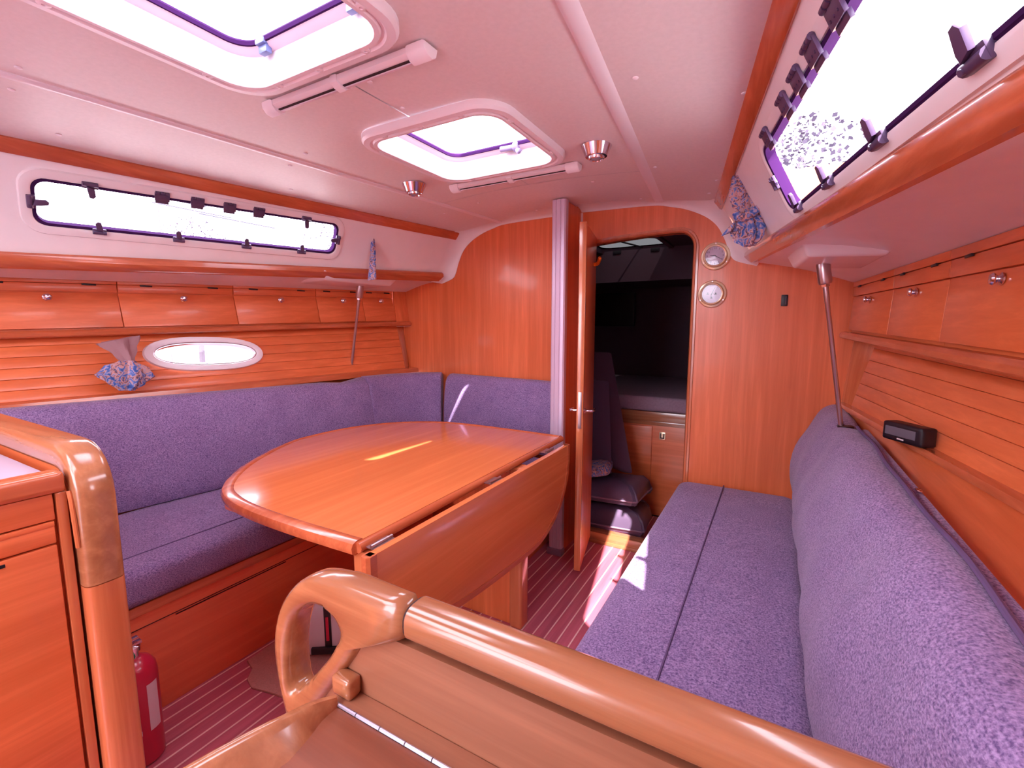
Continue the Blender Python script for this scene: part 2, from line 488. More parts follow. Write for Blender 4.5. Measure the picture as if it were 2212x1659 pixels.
# hinge and latch shapes, in a local frame: x along the window, y down the slope, z into the cabin
def window(sg, num):
    y0, y1, v0, v1 = WIN[sg]
    c = side_pt(sg, (y0 + y1) / 2, (v0 + v1) / 2)
    ex = (side_pt(sg, y1, (v0+v1)/2) - side_pt(sg, y0, (v0+v1)/2)); L = ex.length; ex.normalize()
    ey = (side_pt(sg, (y0+y1)/2, v1) - side_pt(sg, (y0+y1)/2, v0)); Hh = ey.length
    ez = ex.cross(ey).normalized()
    if ez.x * sg > 0: ez = -ez
    ey = (ez.cross(ex)).normalized()
    if ey.z > 0: ey = -ey
    M = Matrix((ex, ey, ez)).transposed().to_4x4(); M.translation = c
    hx, hy = L / 2, Hh / 2
    W = thing('window_%d' % num, ('long port cabin window with seven dark latches and four hinges' if sg < 0 else 'long starboard cabin window above the wooden ledge') , None, c)
    W['kind'] = 'structure'
    # white frame proud of the liner
    mb = MB(M)
    def lp(dx, z, r): return [(p[0], p[1], z) for p in rr(hx + dx, hy + dx, r)]
    mb.loft([lp(0.030, -0.001, 0.06), lp(0.026, 0.006, 0.058), lp(0.006, 0.009, 0.042), lp(0.0, 0.006, 0.036), lp(-0.004, -0.012, 0.034)], caps=False)
    mb.build('window_frame', GEL, W)
    # dark rubber gasket
    mb = MB(M)
    mb.loft([lp(0.0, 0.002, 0.036), lp(-0.004, 0.006, 0.034), lp(-0.010, 0.004, 0.03), lp(-0.011, -0.020, 0.03), lp(0.004, -0.022, 0.036)], caps=False)
    mb.build('gasket', GASK, W)
    mb = MB(M)
    mb.bm.faces.new([mb._v(p) for p in lp(-0.006, -0.014, 0.03)])
    mb.build('pane', GLASS, W)
    return W, M, hx, hy
def M_place(M, x, y, rot):
    return M @ Matrix.Translation((x, y, 0)) @ Matrix.Rotation(rot, 4, 'Z')
def put(W, src, name, m, Mp, sc=1.0):
    o = bpy.data.objects.new(name, src); COL.objects.link(o); o.parent = W
    Mw = Matrix.Translation(-WLOC[W.name]) @ Mp @ Matrix.Scale(sc, 4)
    o.matrix_local = Mw
    WLOC[o.name] = Mp.translation.copy()
    return o
# hinge: knuckled plate (12 cm local ~ real 3.6 cm)
mb = MB()
mb.box(-.019, .019, -.012, .012, .006, .011, .0015)
for i in (-1, 0, 1): mb.cyl((i * .0125 - .005, -.012, .010), (1, 0, 0), .0045, .010, 10)
for i in (-1, 0, 1): mb.cyl((i * .011, .004, .011), (0, 0, 1), .0018, .0012, 8)
mb.box(-.017, .017, .010, .020, .003, .008, .001)
HINGE = mb.mesh('hinge', PURP, Vector())
# latch: base clip with a winged lever
mb = MB()
mb.box(-.021, .021, -.010, .012, .003, .013, .003)
mb.tube([(-.020, .004, .012), (.020, .004, .012)], .0075, 10)
mb.prism([(-.010, -.008), (-.013, -.032), (-.006, -.040), (.004, -.038), (.009, -.012), (.010, -.002)], 'z', .012, .020, .002)
mb.cyl((.012, .005, .017), (0, 0, 1), .004, .004, 10)
LATCH = mb.mesh('latch', PURP, Vector())

Wp, Mp_, hx, hy = window(-1, 1)
Ws, Ms_, hxs, hys = window(1, 2)
def along(sg, Y, M):
    y0, y1, v0, v1 = WIN[sg]
    L = hx * 2 if sg < 0 else hxs * 2
    return (Y - (y0 + y1) / 2) / (y1 - y0) * L
for Y in (0.91, 1.02, 1.13, 1.24): put(Wp, HINGE, 'hinge', PURP, M_place(Mp_, along(-1, Y, 0), -hy + 0.001, 0), 1.2)
for Y in (0.715, 1.44): put(Wp, LATCH, 'latch', PURP, M_place(Mp_, along(-1, Y, 0), -hy, PI))
for Y in (0.735, 0.965, 1.205, 1.44): put(Wp, LATCH, 'latch', PURP, M_place(Mp_, along(-1, Y, 0), hy, 0), 0.9)
put(Wp, LATCH, 'latch', PURP, M_place(Mp_, -hx, 0, PI / 2)); put(Wp, LATCH, 'latch', PURP, M_place(Mp_, hx, 0, -PI / 2))
for Y in (0.74, 0.855, 0.965, 1.065, 1.17, 1.36): put(Ws, HINGE, 'hinge', PURP, M_place(Ms_, along(1, Y, 0), -hys + 0.002, 0), 1.4)
for Y in (0.67, 0.91, 1.15, 1.385): put(Ws, LATCH, 'latch', PURP, M_place(Ms_, along(1, Y, 0), hys, 0))
o = put(Ws, LATCH, 'latch', PURP, M_place(Ms_, hxs, 0.0, -PI / 2), 0.9)

# wooden trims: strip under the headliner and the rounded ledge under the windows
def sweep(fn, y0, y1, n, name, m, sg, num, lab=None):
    mb = MB(); rings = []
    for i in range(n + 1):
        Y = lerp(y0, y1, i / n)
        rings.append([(CL + sg * p[0], Y, p[1]) for p in fn(Y)])
    mb.loft(rings)
    o = struct(name, mb, m)
    return o
def trim_prof(Y):
    d = 0.178 * (2.3 - Y)
    return [(.712 + d, 1.760), (.706 + d, 1.752), (.730 + d, 1.720), (.738 + d, 1.716), (.748 + d, 1.722), (.722 + d, 1.760)]
def ledge_prof(Y):
    a = val_t(Y); b = val_b(Y)
    return [(a[0] + .012, a[1] + .004), (a[0] - .006, a[1] + .004), (a[0] - .014, a[1] - .004), (a[0] - .016, lerp(a[1], b[1], .5)), (b[0] - .026, b[1] + .004), (b[0] - .014, b[1] - .005), (b[0] + .006, b[1] - .004), (b[0] + .012, b[1] + .01)]
def ledge_port(Y):
    a = val_t(Y); b = val_b(Y)
    return [(a[0] + .012, a[1] + .004), (a[0] - .016, a[1] + .004), (a[0] - .025, a[1] - .004), (a[0] - .027, lerp(a[1], b[1], .5)), (b[0] - .032, b[1] + .006), (b[0] - .014, b[1] - .005), (b[0] + .006, b[1] - .004), (b[0] + .012, b[1] + .01)]
sweep(trim_prof, YA, 2.325, 8, 'trim_1', MY, -1, 1); sweep(trim_prof, YA, 2.325, 8, 'trim_2', MY, 1, 2)
sweep(ledge_port, YA, 2.325, 8, 'trim_3', MY, -1, 3); sweep(ledge_prof, YA, 2.345, 8, 'trim_4', MY, 1, 4)

# moulded cove where the coachroof meets the bulkhead
cA = [(0.05, 1.792), (0.40, 1.785), (0.50, 1.768), (0.58, 1.745), (0.66, 1.705), (0.715, 1.655), (0.752, 1.585), (0.772, 1.53), (0.80, 1.495), (0.885, 1.468)]
cB = [(0.05, 1.815), (0.40, 1.80), (0.50, 1.790), (0.60, 1.778), (0.69, 1.764), (0.737, 1.727), (0.79, 1.64), (0.845, 1.55), (0.868, 1.51), (0.895, 1.472)]
for sg, nm in ((-1, 'trim_5'), (1, 'trim_6')):
    A, B_ = list(cA), list(cB)
    if sg > 0: A[0] = (0.045, 1.794)
    A3 = spline([(CL + sg * p[0], YB - 0.004, p[1]) for p in A], 4)
    B3 = spline([(CL + sg * p[0], 2.285, p[1]) for p in B_], 4)
    mb = MB(); rings = []
    for t in range(7):
        f = t / 6; c = math.sin(f * PI / 2); e = 1 - math.cos(f * PI / 2)
        rings.append([Vector((lerp(b.x, a.x, e), lerp(b.y, a.y, c), lerp(b.z, a.z, e))) for a, b in zip(A3, B3)])
    rings.append([p + Vector((0, 0.012, 0)) for p in A3])
    mb.loft(rings, closed=False)
    struct(nm, mb, GEL)

# deck underside outboard of the ledges
def under(sg, xf, zf, nm):
    mb = MB(); rings = []
    for i in range(13):
        Y = lerp(YA, YB, i / 12); b = val_b(Y)
        x0, z0 = CL + sg * (b[0] - 0.004), b[1]
        x1, z1 = xf(Y), zf(Y)
        rings.append([(lerp(x0, x1, t), Y, lerp(z0, z1, t) + 0.012 * math.sin(PI * t)) for t in (0, .2, .4, .6, .8, 1, 1.1)])
    mb.loft(rings, closed=False)
    struct(nm, mb, GEL)
under(-1, lambda Y: px_(Y, -2.148) , lambda Y: 1.436 - 0.0315 * (2.36 - Y), 'ceiling_left')
under(1, lambda Y: sx_(Y, 0.262), lambda Y: 1.379 + 0.016 * (2.36 - Y), 'ceiling_right')

# ------------------------------------------------------------------ main bulkhead with the door opening
def arch(x):
    t = (x + 0.87) / 0.50
    z = 1.622 + 0.022 * math.sin(min(1, max(0, t)) * PI * 0.6)
    r = 0.07; e = x + 0.37
    if e > -r: z -= r - math.sqrt(max(0, r*r - (r + e)**2))
    return z
mb = MB()
yb0, yb1 = YB, YB + 0.03
mb.box(-2.75, -0.87, yb0, yb1, -0.02, 1.86); mb.box(-0.37, 0.95, yb0, yb1, -0.02, 1.86)
mb.box(-0.87, -0.37, yb0, yb1, -0.02, 0.045)
xsA = [-0.87 + 0.5 * i / 30 for i in range(31)]
xsA = sorted(set(xsA + [-0.37 - 0.07 * (1 - math.sin(math.radians(a))) for a in (10, 20, 30, 40, 50, 60, 70, 80)]))
for a, b in zip(xsA[:-1], xsA[1:]):
    mb.hexa([(a, yb0, arch(a)), (b, yb0, arch(b)), (b, yb0, 1.86), (a, yb0, 1.86)], [(a, yb1, arch(a)), (b, yb1, arch(b)), (b, yb1, 1.86), (a, yb1, 1.86)])
bmesh.ops.remove_doubles(mb.bm, verts=mb.bm.verts, dist=1e-5)
bulk = struct('wall_front', mb, WZ, smooth=False)
# door surround
inn = [(-0.37, z) for z in (0.05, 0.4, 0.8, 1.2, 1.5)] + [(x, arch(x)) for x in reversed(xsA)]
out_ = []
for i, p in enumerate(inn):
    a = inn[max(i-1, 0)]; b = inn[min(i+1, len(inn)-1)]
    dx, dz = b[0]-a[0], b[1]-a[1]; l = math.hypot(dx, dz); out_.append((p[0] + dz/l*0.026, p[1] - dx/l*0.026))
mb = MB()
R1 = [(p[0], 2.43, p[1]) for p in inn]; R2 = [(p[0], YB - 0.006, p[1]) for p in inn]
R3 = [(lerp(p[0], q[0], .2), YB - 0.013, lerp(p[1], q[1], .2)) for p, q in zip(inn, out_)]
R3b = [(lerp(p[0], q[0], .5), YB - 0.012, lerp(p[1], q[1], .5)) for p, q in zip(inn, out_)]
R3c = [(lerp(p[0], q[0], .56), YB - 0.007, lerp(p[1], q[1], .56)) for p, q in zip(inn, out_)]
R4 = [(lerp(p[0], q[0], .92), YB - 0.007, lerp(p[1], q[1], .92)) for p, q in zip(inn, out_)]
R5 = [(q[0], YB + 0.001, q[1]) for q in out_]
mb.loft([R1, R2, R3, R3b, R3c, R4, R5], closed=False)
struct('trim_7', mb, MZ)
mb = MB(); mb.box(-0.885, -0.36, YB - 0.014, YB + 0.05, 0.0, 0.062, 0.006); mb.box(-0.885, -0.36, YB - 0.02, YB, 0.0, 0.02, 0.004)
struct('trim_8', mb, MX)

# fore-and-aft panel beside the post, and its pale corner strip
mb = MB(); mb.box(-0.958, -0.935, 2.165, YB, 0.0, 1.808)
struct('wall_center', mb, WZ, smooth=False)
mb = MB(); mb.box(-0.936, -0.926, YB - 0.012, YB + 0.0, 0.0, 1.79, 0.002)
struct('trim_9', mb, WHITE)

# the door, standing open and seen edge on
hinge_p = Vector((-0.872, YB - 0.012, 0.03)); free = Vector((-0.785, 1.985, 0.03))
dv = (free - hinge_p); DL = dv.length; dv.normalize()
dn = Vector((dv.y, -dv.x, 0))
if dn.x > 0: dn = -dn                                            # towards port
MD = Matrix((dv, -dn, Vector((0, 0, 1)))).transposed().to_4x4(); MD.translation = hinge_p
D = thing('door_1', 'narrow varnished wooden door standing open, edge towards us', None, hinge_p); D['kind'] = 'structure'
mb = MB(MD); mb.box(0, DL, -0.0, 0.026, 0.0, 1.625, 0.003)
mb.build('door_leaf', WZ, D)
mb = MB(MD); mb.box(DL - 0.008, DL + 0.006, -0.003, 0.029, 0.0, 1.627, 0.004)
mb.build('edge_lipping', MZ, D)
mb = MB(MD); mb.box(DL + 0.0055, DL + 0.0075, 0.005, 0.021, 0.70, 0.87, 0.0008); mb.box(DL + 0.006, DL + 0.009, 0.009, 0.017, 0.775, 0.80)
mb.build('lock_plate', STEEL, D)
for s_ in (-1, 1):
    mb = MB(MD); yy = 0.026 if s_ > 0 else 0.0
    mb.cyl((DL - 0.05, yy, 0.775), (0, s_, 0), 0.012, 0.006, 16)
    mb.tube(spline([(DL - 0.05, yy, 0.775), (DL - 0.05, yy + s_ * 0.028, 0.775), (DL - 0.058, yy + s_ * 0.04, 0.775), (DL - 0.085, yy + s_ * 0.043, 0.773), (DL - 0.12, yy + s_ * 0.04, 0.772)], 4), 0.006, 10)
    mb.build('lever_handle', CHROME, D)
mb = MB(MD); mb.tube(spline([(DL - 0.30, 0.026, 1.48), (DL - 0.29, 0.045, 1.482), (DL - 0.25, 0.058, 1.495), (DL - 0.235, 0.06, 1.505)], 4), [0.009] * 11 + [0.006] * 2, 10)
mb.build('coat_hook', ORANGE, D)['label'] = 'small orange plastic hook'

# compression post of grooved aluminium
P_ = thing('compression_post', 'silver grooved metal post standing floor to ceiling between table and open door', 'post', (-0.958, 2.15, 0))
prof = [(-.037, -.012), (-.030, -.019), (-.014, -.021), (-.012, -.018), (-.009, -.018), (-.007, -.021), (.010, -.021), (.012, -.018), (.015, -.018), (.017, -.021), (.030, -.019), (.037, -.012), (.037, .014), (-.037, .014)]
mb = MB(); mb.prism([(-0.956 + a, 2.15 + b) for a, b in prof], 'z', 0.0, 1.808)
mb.build('post', ALU, P_, ang=25)
mb = MB(); mb.box(-0.999, -0.913, 2.118, 2.166, 0.0, 0.035, 0.006)
mb.build('base_shoe', mat('grey_shoe', (0.26, 0.17, 0.26), 0.5), P_)

# ------------------------------------------------------------------ deck hatches
def hatch(H, lab, lidy, latches, name='deck_hatch'):
    cx, cy = (H['x0'] + H['x1']) / 2, (H['y0'] + H['y1']) / 2
    hx, hy = (H['x1'] - H['x0']) / 2, (H['y1'] - H['y0']) / 2
    z = 1.808
    T = thing(name, lab, 'hatch', (cx, cy, z), 'hatches in the headliner')
    def lp(d, zz, r): return [(p[0], p[1], zz) for p in rr(hx + d, hy + d, r, 8, cx, cy)]
    mb = MB()
    mb.loft([lp(.034, z + .003, .10), lp(.034, z - .012, .10), lp(.028, z - .020, .096), lp(.012, z - .021, .085), lp(.008, z - .016, .082), lp(.003, z - .016, .078), lp(-.001, z - .021, .075), lp(-.010, z - .021, .07), lp(-.014, z - .015, .068), lp(-.014, z + .004, .068), lp(-.016, z + .048, .066)], caps=False)
    fr = mb.build('frame', WHITE, T)
    mb = MB()
    mb.loft([lp(-.016, z + .046, .066), lp(-.030, z + .050, .056), lp(-.038, z + .056, .052), lp(-.040, z + .072, .05), lp(.0, z + .074, .07)], caps=False)
    mb.build('lid_frame', WHITE2, T)
    mb = MB()
    mb.loft([lp(-.038, z + .056, .052), lp(-.043, z + .056, .050), lp(-.044, z + .064, .05), lp(-.040, z + .070, .05)], caps=False)
    mb.build('gasket', GASK, T)
    mb = MB(); mb.bm.faces.new([mb._v(p) for p in lp(-.03, z + .068, .05)])
    mb.build('pane', GLASS, T)
    src = None
    for (ax, ay) in [(-.6, -1), (0.0, -1), (.6, -1), (-.6, 1), (0.62, 1), (-1, -.62), (-1, .55), (1, -.6), (1, .6), (0, 1)]:
        p = (cx + ax * (hx + (0.005 if abs(ax) == 1 else 0)), cy + ay * (hy + (0.005 if abs(ay) == 1 else 0)), z - .016)
        if src is None:
            m2 = MB(); m2.lathe((0, 0, 0), (0, 0, -1), [(.011, 0), (.011, .004), (.008, .0055), (.004, .0055), (.0035, .003), (.0005, .003)], 12)
            src = m2.build('screw_boss', WHITE, T, origin=(0, 0, 0)); src.location = Vector(p) - WLOC[T.name]
        else: inst(src, T, p)
    for (lx, ly, kind) in latches:
        mb = MB()
        if kind == 'clear':
            mb.box(lx - .016, lx + .016, ly - .012, ly + .012, z + .052, z + .064, .003); mb.box(lx - .016, lx + .014, ly - .004, ly + .012, z + .036, z + .056, .003)
            mb.build('handle', mat('blue_grey_plastic', (0.16, 0.20, 0.42), 0.3), T)
        else:
            mb.tube([(lx - .045, ly + .006, z + .050), (lx + .012, ly + .010, z + .050)], .010, 12)
            mb.lathe((lx + .010, ly + .010, z + .050), (1, 0, 0), [(.016, 0), (.018, .004), (.018, .014), (.014, .018)], 16)
            mb.tube(spline([(lx + .015, ly + .01, z + .052), (lx + .03, ly, z + .030), (lx + .042, ly - .012, z + .022), (lx + .05, ly - .014, z + .03)], 4), .007, 10)
            mb.build('handle', mat('lilac_plastic', (0.30, 0.24, 0.42), 0.35), T)
    return T
hatch(H1, 'large deck hatch with clear handles, cut by the top edge of the picture', 0, [(-1.10, 0.74, 'clear'), (-0.80, 0.74, 'clear')])
hatch(H2, 'deck hatch with a grey barrel handle, between the two chrome downlights', 0, [(-0.90, 1.565, 'barrel')])

# strip lights across the headliner
def striplight(yc, x0, x1, lab):
    z = 1.806
    T = thing('strip_light', lab, 'light', ((x0 + x1) / 2, yc, z), 'strip lights beside the hatches')
    n = 8
    def prf(w): return [(yc - .020, z), (yc - .020, z - .010), (yc - .012, z - .020), (yc, z - .024), (yc + .012, z - .020), (yc + .018, z - .008), (yc + .018, z)]
    mb = MB(); mb.prism([(yc + .004, z), (yc + .004, z - .022), (yc + .014, z - .019), (yc + .02, z - .010), (yc + .02, z)], 'x', x0 + .02, x1 - .02)
    mb.build('tube_cover', WHITE2, T)
    mb = MB(); mb.prism([(yc - .018, z), (yc - .018, z - .012), (yc - .010, z - .017), (yc - .001, z - .017), (yc - .001, z)], 'x', x0 + .02, x1 - .02)
    mb.build('housing', WHITE, T)
    mb = MB(); mb.box(x0 + .02, x1 - .02, yc - .002, yc + .0035, z - .0195, z)
    mb.build('slot', DARKWOOD, T)
    for a, b in ((x0, x0 + .045), (x1 - .055, x1)):
        mb = MB(); mb.prism([(yc - .023, z), (yc - .021, z - .014), (yc - .010, z - .026), (yc + .006, z - .029), (yc + .020, z - .020), (yc + .026, z)], 'x', a, b, .006)
        mb.build('end_cap', WHITE, T)
    xm = (x0 + x1) / 2
    mb = MB(); mb.prism([(yc - .022, z), (yc - .021, z - .016), (yc - .008, z - .024), (yc + .008, z - .027), (yc + .022, z - .016), (yc + .024, z)], 'x', xm - .012, xm + .012, .003)
    mb.build('clip', WHITE, T)
striplight(0.855, -1.265, -0.690, 'white strip light beside the large hatch at the top of the picture')
striplight(1.705, -1.275, -0.680, 'slim white strip light just aft of the silver post, under the smaller hatch')

def downlight(x, y, lab):
    z = ceil_z(x, y)
    T = thing('ceiling_downlight', lab, 'light', (x, y, z), 'chrome downlights')
    mb = MB(); mb.lathe((x, y, z), (0, 0, -1), [(.050, 0), (.051, .003), (.036, .036), (.030, .037), (.028, .033), (.027, .038), (.0255, .044), (.022, .046), (.019, .040)], 32)
    mb.build('housing', CHROME, T)
    mb = MB(); mb.lathe((x, y, z - .040), (0, 0, -1), [(.019, 0), (.017, .004), (.008, .007), (.0005, .0075)], 20)
    mb.build('lens', mat('lens_glass', (0.35, 0.30, 0.36), 0.1, coat=0.5), T)
downlight(-1.385, 1.585, 'chrome conical downlight on the port side of the smaller hatch')
downlight(-0.565, 1.560, 'chrome conical downlight on the starboard side of the smaller hatch')

# ------------------------------------------------------------------ overhead lockers
knob_me = None
def knob_mesh():
    mb = MB(); mb.lathe((0, 0, 0), (1, 0, 0), [(.013, 0), (.013, .003), (.008, .005), (.006, .008), (.011, .012), (.013, .016), (.010, .020), (.0005, .022)], 18)
    return mb.mesh('knob', CHROME, Vector())
knob_me = knob_mesh()
def locker(sg, ya, yb, lab, knob=True):
    fx = (lambda Y, d=0.0: px_(Y) + d) if sg < 0 else (lambda Y, d=0.0: sx_(Y) - d)     # d inboard
    if sg < 0:
        zt = lambda Y: 1.436 - .0315 * (2.36 - Y); zdt = lambda Y: 1.385 - .032 * (2.36 - Y); zdb = lambda Y: 1.237 - .028 * (2.36 - Y)
        lean = -0.031
    else:
        zt = lambda Y: 1.379 + .016 * (2.36 - Y); zdt = lambda Y: 1.320 + .0005 * (2.36 - Y); zdb = lambda Y: 1.185 - .034 * (2.36 - Y)
        lean = -0.008
    ym = (ya + yb) / 2
    T = thing('overhead_locker', lab, 'locker', (fx(ym), ym, zdb(ym)), 'overhead lockers to port' if sg < 0 else 'overhead lockers to starboard')
    def slab(name, za, zb, d0, d1, m, la, lb, e0=0.0015, e1=0.0015, bev=0.002):
        a, b = ya + e0, yb - e1
        mb = MB()
        mb.hexa([(fx(a, d0 + la), a, za(a)), (fx(b, d0 + la), b, za(b)), (fx(b, d0 + lb), b, zb(b)), (fx(a, d0 + lb), a, zb(a))],
                [(fx(a, d1 + la), a, za(a)), (fx(b, d1 + la), b, za(b)), (fx(b, d1 + lb), b, zb(b)), (fx(a, d1 + lb), a, zb(a))], bev)
        return mb.build(name, m, T)
    slab('body', lambda Y: zdb(Y) - .01, lambda Y: zt(Y) - 0.004, -0.16, -0.012, WY, 0, lean, 0.0005, 0.0005, 0)
    DOOR = slab('door', lambda Y: zdb(Y) + .002, lambda Y: zdt(Y) - .002, -0.011, 0.0, WY, 0, lean)
    TOPB = slab('top_board', lambda Y: zdt(Y) + .001, lambda Y: lerp(zdt(Y), zt(Y), .62), -0.011, 0.002, WY, lean, lean)
    slab('fillet', lambda Y: lerp(zdt(Y), zt(Y), .65), lambda Y: zt(Y) - .001, -0.011, 0.004, WY, lean, lean)
    for q in (ya + (yb - ya) * 0.22, yb - (yb - ya) * 0.2):
        mb = MB(); zc = lerp(zdt(q), zt(q), .60)
        x = fx(q, lean + 0.0045)
        mb.box(x - .003, x + .003, q - .022, q + .022, zc - .0035, zc + .0035, .001)
        mb.build('hinge_slot', BLACK, TOPB)
    if knob:
        o = bpy.data.objects.new('knob', knob_me); COL.objects.link(o); o.parent = DOOR
        kz = zdt(ym) - .022
        o.location = Vector((fx(ym, -0.006), ym, kz)) - WLOC[T.name]
        if sg > 0: o.rotation_euler = (0, 0, PI)
        WLOC[o.name] = Vector((fx(ym), ym, kz))
    return T
locker(-1, 0.01, 0.45, 'aftmost port overhead locker, above the galley worktop')
locker(-1, 0.45, 0.885, 'port overhead locker with chrome knob cut by the left picture edge')
locker(-1, 0.885, 1.325, 'port overhead locker with chrome knob above the oval porthole')
locker(-1, 1.325, 1.75, 'third port overhead locker from the left, small chrome knob')
locker(-1, 1.75, 2.045, 'narrow port overhead locker without a knob behind the steel rod')
locker(-1, 2.045, 2.275, 'smallest port overhead locker nearest the bulkhead with tiny knob')
mb = MB()
mb.hexa([(px_(2.277) - .03, 2.277, 1.22), (px_(YB) - .03, YB, 1.23), (px_(YB) - .03, YB, 1.435), (px_(2.277) - .03, 2.277, 1.43)],
        [(px_(2.277) - .0, 2.277, 1.22), (px_(YB), YB, 1.23), (px_(YB) - .029, YB, 1.435), (px_(2.277) - .029, 2.277, 1.43)], .002)
struct('trim_10', mb, WZ)
locker(1, 1.945, 2.365, 'starboard overhead locker nearest the bulkhead, above the steel rod')
locker(1, 1.585, 1.945, 'middle starboard overhead locker with a chrome knob')
locker(1, 1.13, 1.585, 'starboard overhead locker above the speaker, cut by the right picture edge')
locker(1, 0.68, 1.13, 'aftmost starboard overhead locker, beside the chart table')

# rounded rail under each row of lockers
def rail(sg, nm, f):
    mb = MB(); rings = []
    for i in range(9):
        Y = lerp(-0.3, YB - 0.008, i / 8)
        if sg < 0: x, zt, zb = px_(Y), 1.232 - .028 * (2.36 - Y), 1.203 - .026 * (2.36 - Y)
        else: x, zt, zb = sx_(Y), 1.178 - .034 * (2.36 - Y), 1.150 - .040 * (2.36 - Y)
        s = -sg
        rings.append([(x - s * .10, Y, zt - .004), (x + s * .004, Y, zt - .004), (x + s * .006, Y, zt + .001), (x + s * .020, Y, zt - .001), (x + s * .028, Y, lerp(zt, zb, .35)), (x + s * .026, Y, lerp(zt, zb, .8)), (x + s * .016, Y, zb), (x - s * .10, Y, zb + .002)])
    mb.loft(rings)
    return struct(nm, mb, MY)
rail(-1, 'trim_11', 0); rail(1, 'trim_12', 0)

# ------------------------------------------------------------------ planked hull sides behind the settees
def planked(sg, nm, zt, zb, xt, xb, n, y0, y1, hole=None):
    """hull side of n planks; hole = (centre Y, centre fraction, half length, half height as a fraction)"""
    def e_at(Y):
        if hole is None: return None
        t = (Y - hole[0]) / hole[2]
        return hole[3] * math.sqrt(1 - abs(t) ** 2.3) if abs(t) < 1 else None
    ys = [lerp(y0, y1, i / 16) for i in range(17)]
    if hole is not None:
        ys = sorted(set([round(v, 4) for v in ys if abs(v - hole[0]) > hole[2]] + [round(hole[0] + hole[2] * math.sin(PI / 2 * k / 14), 4) for k in range(-14, 15)]))
    def P(Y, f, d): return Vector((lerp(xt(Y), xb(Y), f) - sg * d, Y, lerp(zt(Y), zb(Y), f)))
    back = MB()
    def rows(fa, fb):
        """runs of (Y, lo, hi) with the hole cut out of the band fa..fb"""
        out, cur = [], []
        for Y in ys:
            e = e_at(Y); lo, hi = fa, fb
            if e is not None:
                c = hole[1]
                if fb <= c: hi = min(hi, c - e)
                elif fa >= c: lo = max(lo, c + e)
                elif e > 0.01:
                    if c - e <= fa + .02 and c + e >= fb - .02: lo = hi
                    elif (c - fa) > (fb - c): hi = min(hi, c - e)
                    else: lo = max(lo, c + e)
            if hi - lo > 0.004: cur.append((Y, lo, hi))
            else:
                if len(cur) > 1: out.append(cur)
                cur = []
        if len(cur) > 1: out.append(cur)
        return out
    c = hole[1] if hole is not None else .5
    for fa, fb in ((-.1, c), (c, 1.12)):
        for run in rows(fa, fb):
            back.loft([[P(Y, lo, -.012), P(Y, hi, -.012)] for Y, lo, hi in run], closed=False)
    back.loft([[P(Y, 1.12, -.012), (xb(Y) + sg * .20, Y, -0.02)] for Y in ys], closed=False)
    base = struct(nm, back, MY)
    for k in range(n):
        for run in rows(k / n, (k + 1) / n):
            mb = MB()
            mb.loft([[P(Y, lo + .012 / n, -.004), P(Y, lo + .012 / n, .0015), P(Y, lo + .05 / n, .003), P(Y, hi - .05 / n, .003), P(Y, hi - .012 / n, .0015), P(Y, hi - .012 / n, -.004)] for Y, lo, hi in run])
            mb.build('plank', WY, base)
    return base
zPt = lambda Y: 1.212 - .026 * (2.36 - Y); zPb = lambda Y: 0.925 + 0.002 * (2.36 - Y)
xPt = lambda Y: px_(Y) - 0.035; xPb = lambda Y: px_(Y) + 0.035
# oval portlight sits at Y .93-1.43
PLY, PLZ = 1.180, 1.072
planked(-1, 'wall_port_hull', zPt, zPb, xPt, xPb, 6, -0.3, 2.30, hole=(PLY, .46, .222, .062 / .287))
zSt = lambda Y: 1.165 - .040 * (2.36 - Y); zSb = lambda Y: 0.882
xSt = lambda Y: sx_(Y) + 0.075; xSb = lambda Y: sx_(Y) + 0.012
planked(1, 'wall_starboard_hull', zSt, zSb, xSt, xSb, 6, -0.3, 2.27)

# end gussets
for sg, nm in ((-1, 'trim_13'), (1, 'trim_14')):
    mb = MB()
    if sg < 0:
        mb.hexa([(-2.24, YB, 1.20), (-2.207, YB, 1.20), (-2.157, YB, .89), (-2.24, YB, .89)], [(-2.24, 2.30, 1.20), (-2.190, 2.30, 1.20), (-2.135, 2.30, .89), (-2.24, 2.30, .89)], .003)
    else:
        mb.hexa([(.40, YB, 1.15), (.277, YB, 1.15), (.250, YB, .86), (.40, YB, .86)], [(.40, 2.26, 1.15), (.335, 2.26, 1.15), (.280, 2.26, .86), (.40, 2.26, .86)], .003)
    struct(nm, mb, MZ)

# starboard shelf behind the settee back, with a small lip board
mb = MB(); rings = []
for i in range(9):
    Y = lerp(0.3, 2.36, i / 8); xw = sx_(Y) + .012
    rings.append([(xw + .03, Y, .884), (xw - .030, Y, .884), (xw - .034, Y, .878), (xw - .036, Y, .868), (xw + .03, Y, .868)])
mb.loft(rings); struct('trim_15', mb, MY)
mb = MB(); rings = []
for i in range(9):
    Y = lerp(0.3, 2.36, i / 8); xw = sx_(Y) - .02
    rings.append([(xw + .01, Y, .868), (min(.26, xw - .01), Y, .800), (.20, Y, .60), (.20, Y, .50), (xw + .02, Y, .50)])
mb.loft(rings); struct('trim_16', mb, WY)
# port ledge behind the settee back
mb = MB(); rings = []
for i in range(9):
    Y = lerp(0.3, 2.36, i / 8); xw = px_(Y) + .035
    rings.append([(xw - .03, Y, .932), (xw + .05, Y, .926), (xw + .055, Y, .90), (xw - .03, Y, .90)])
mb.loft(rings); struct('trim_17', mb, MY)

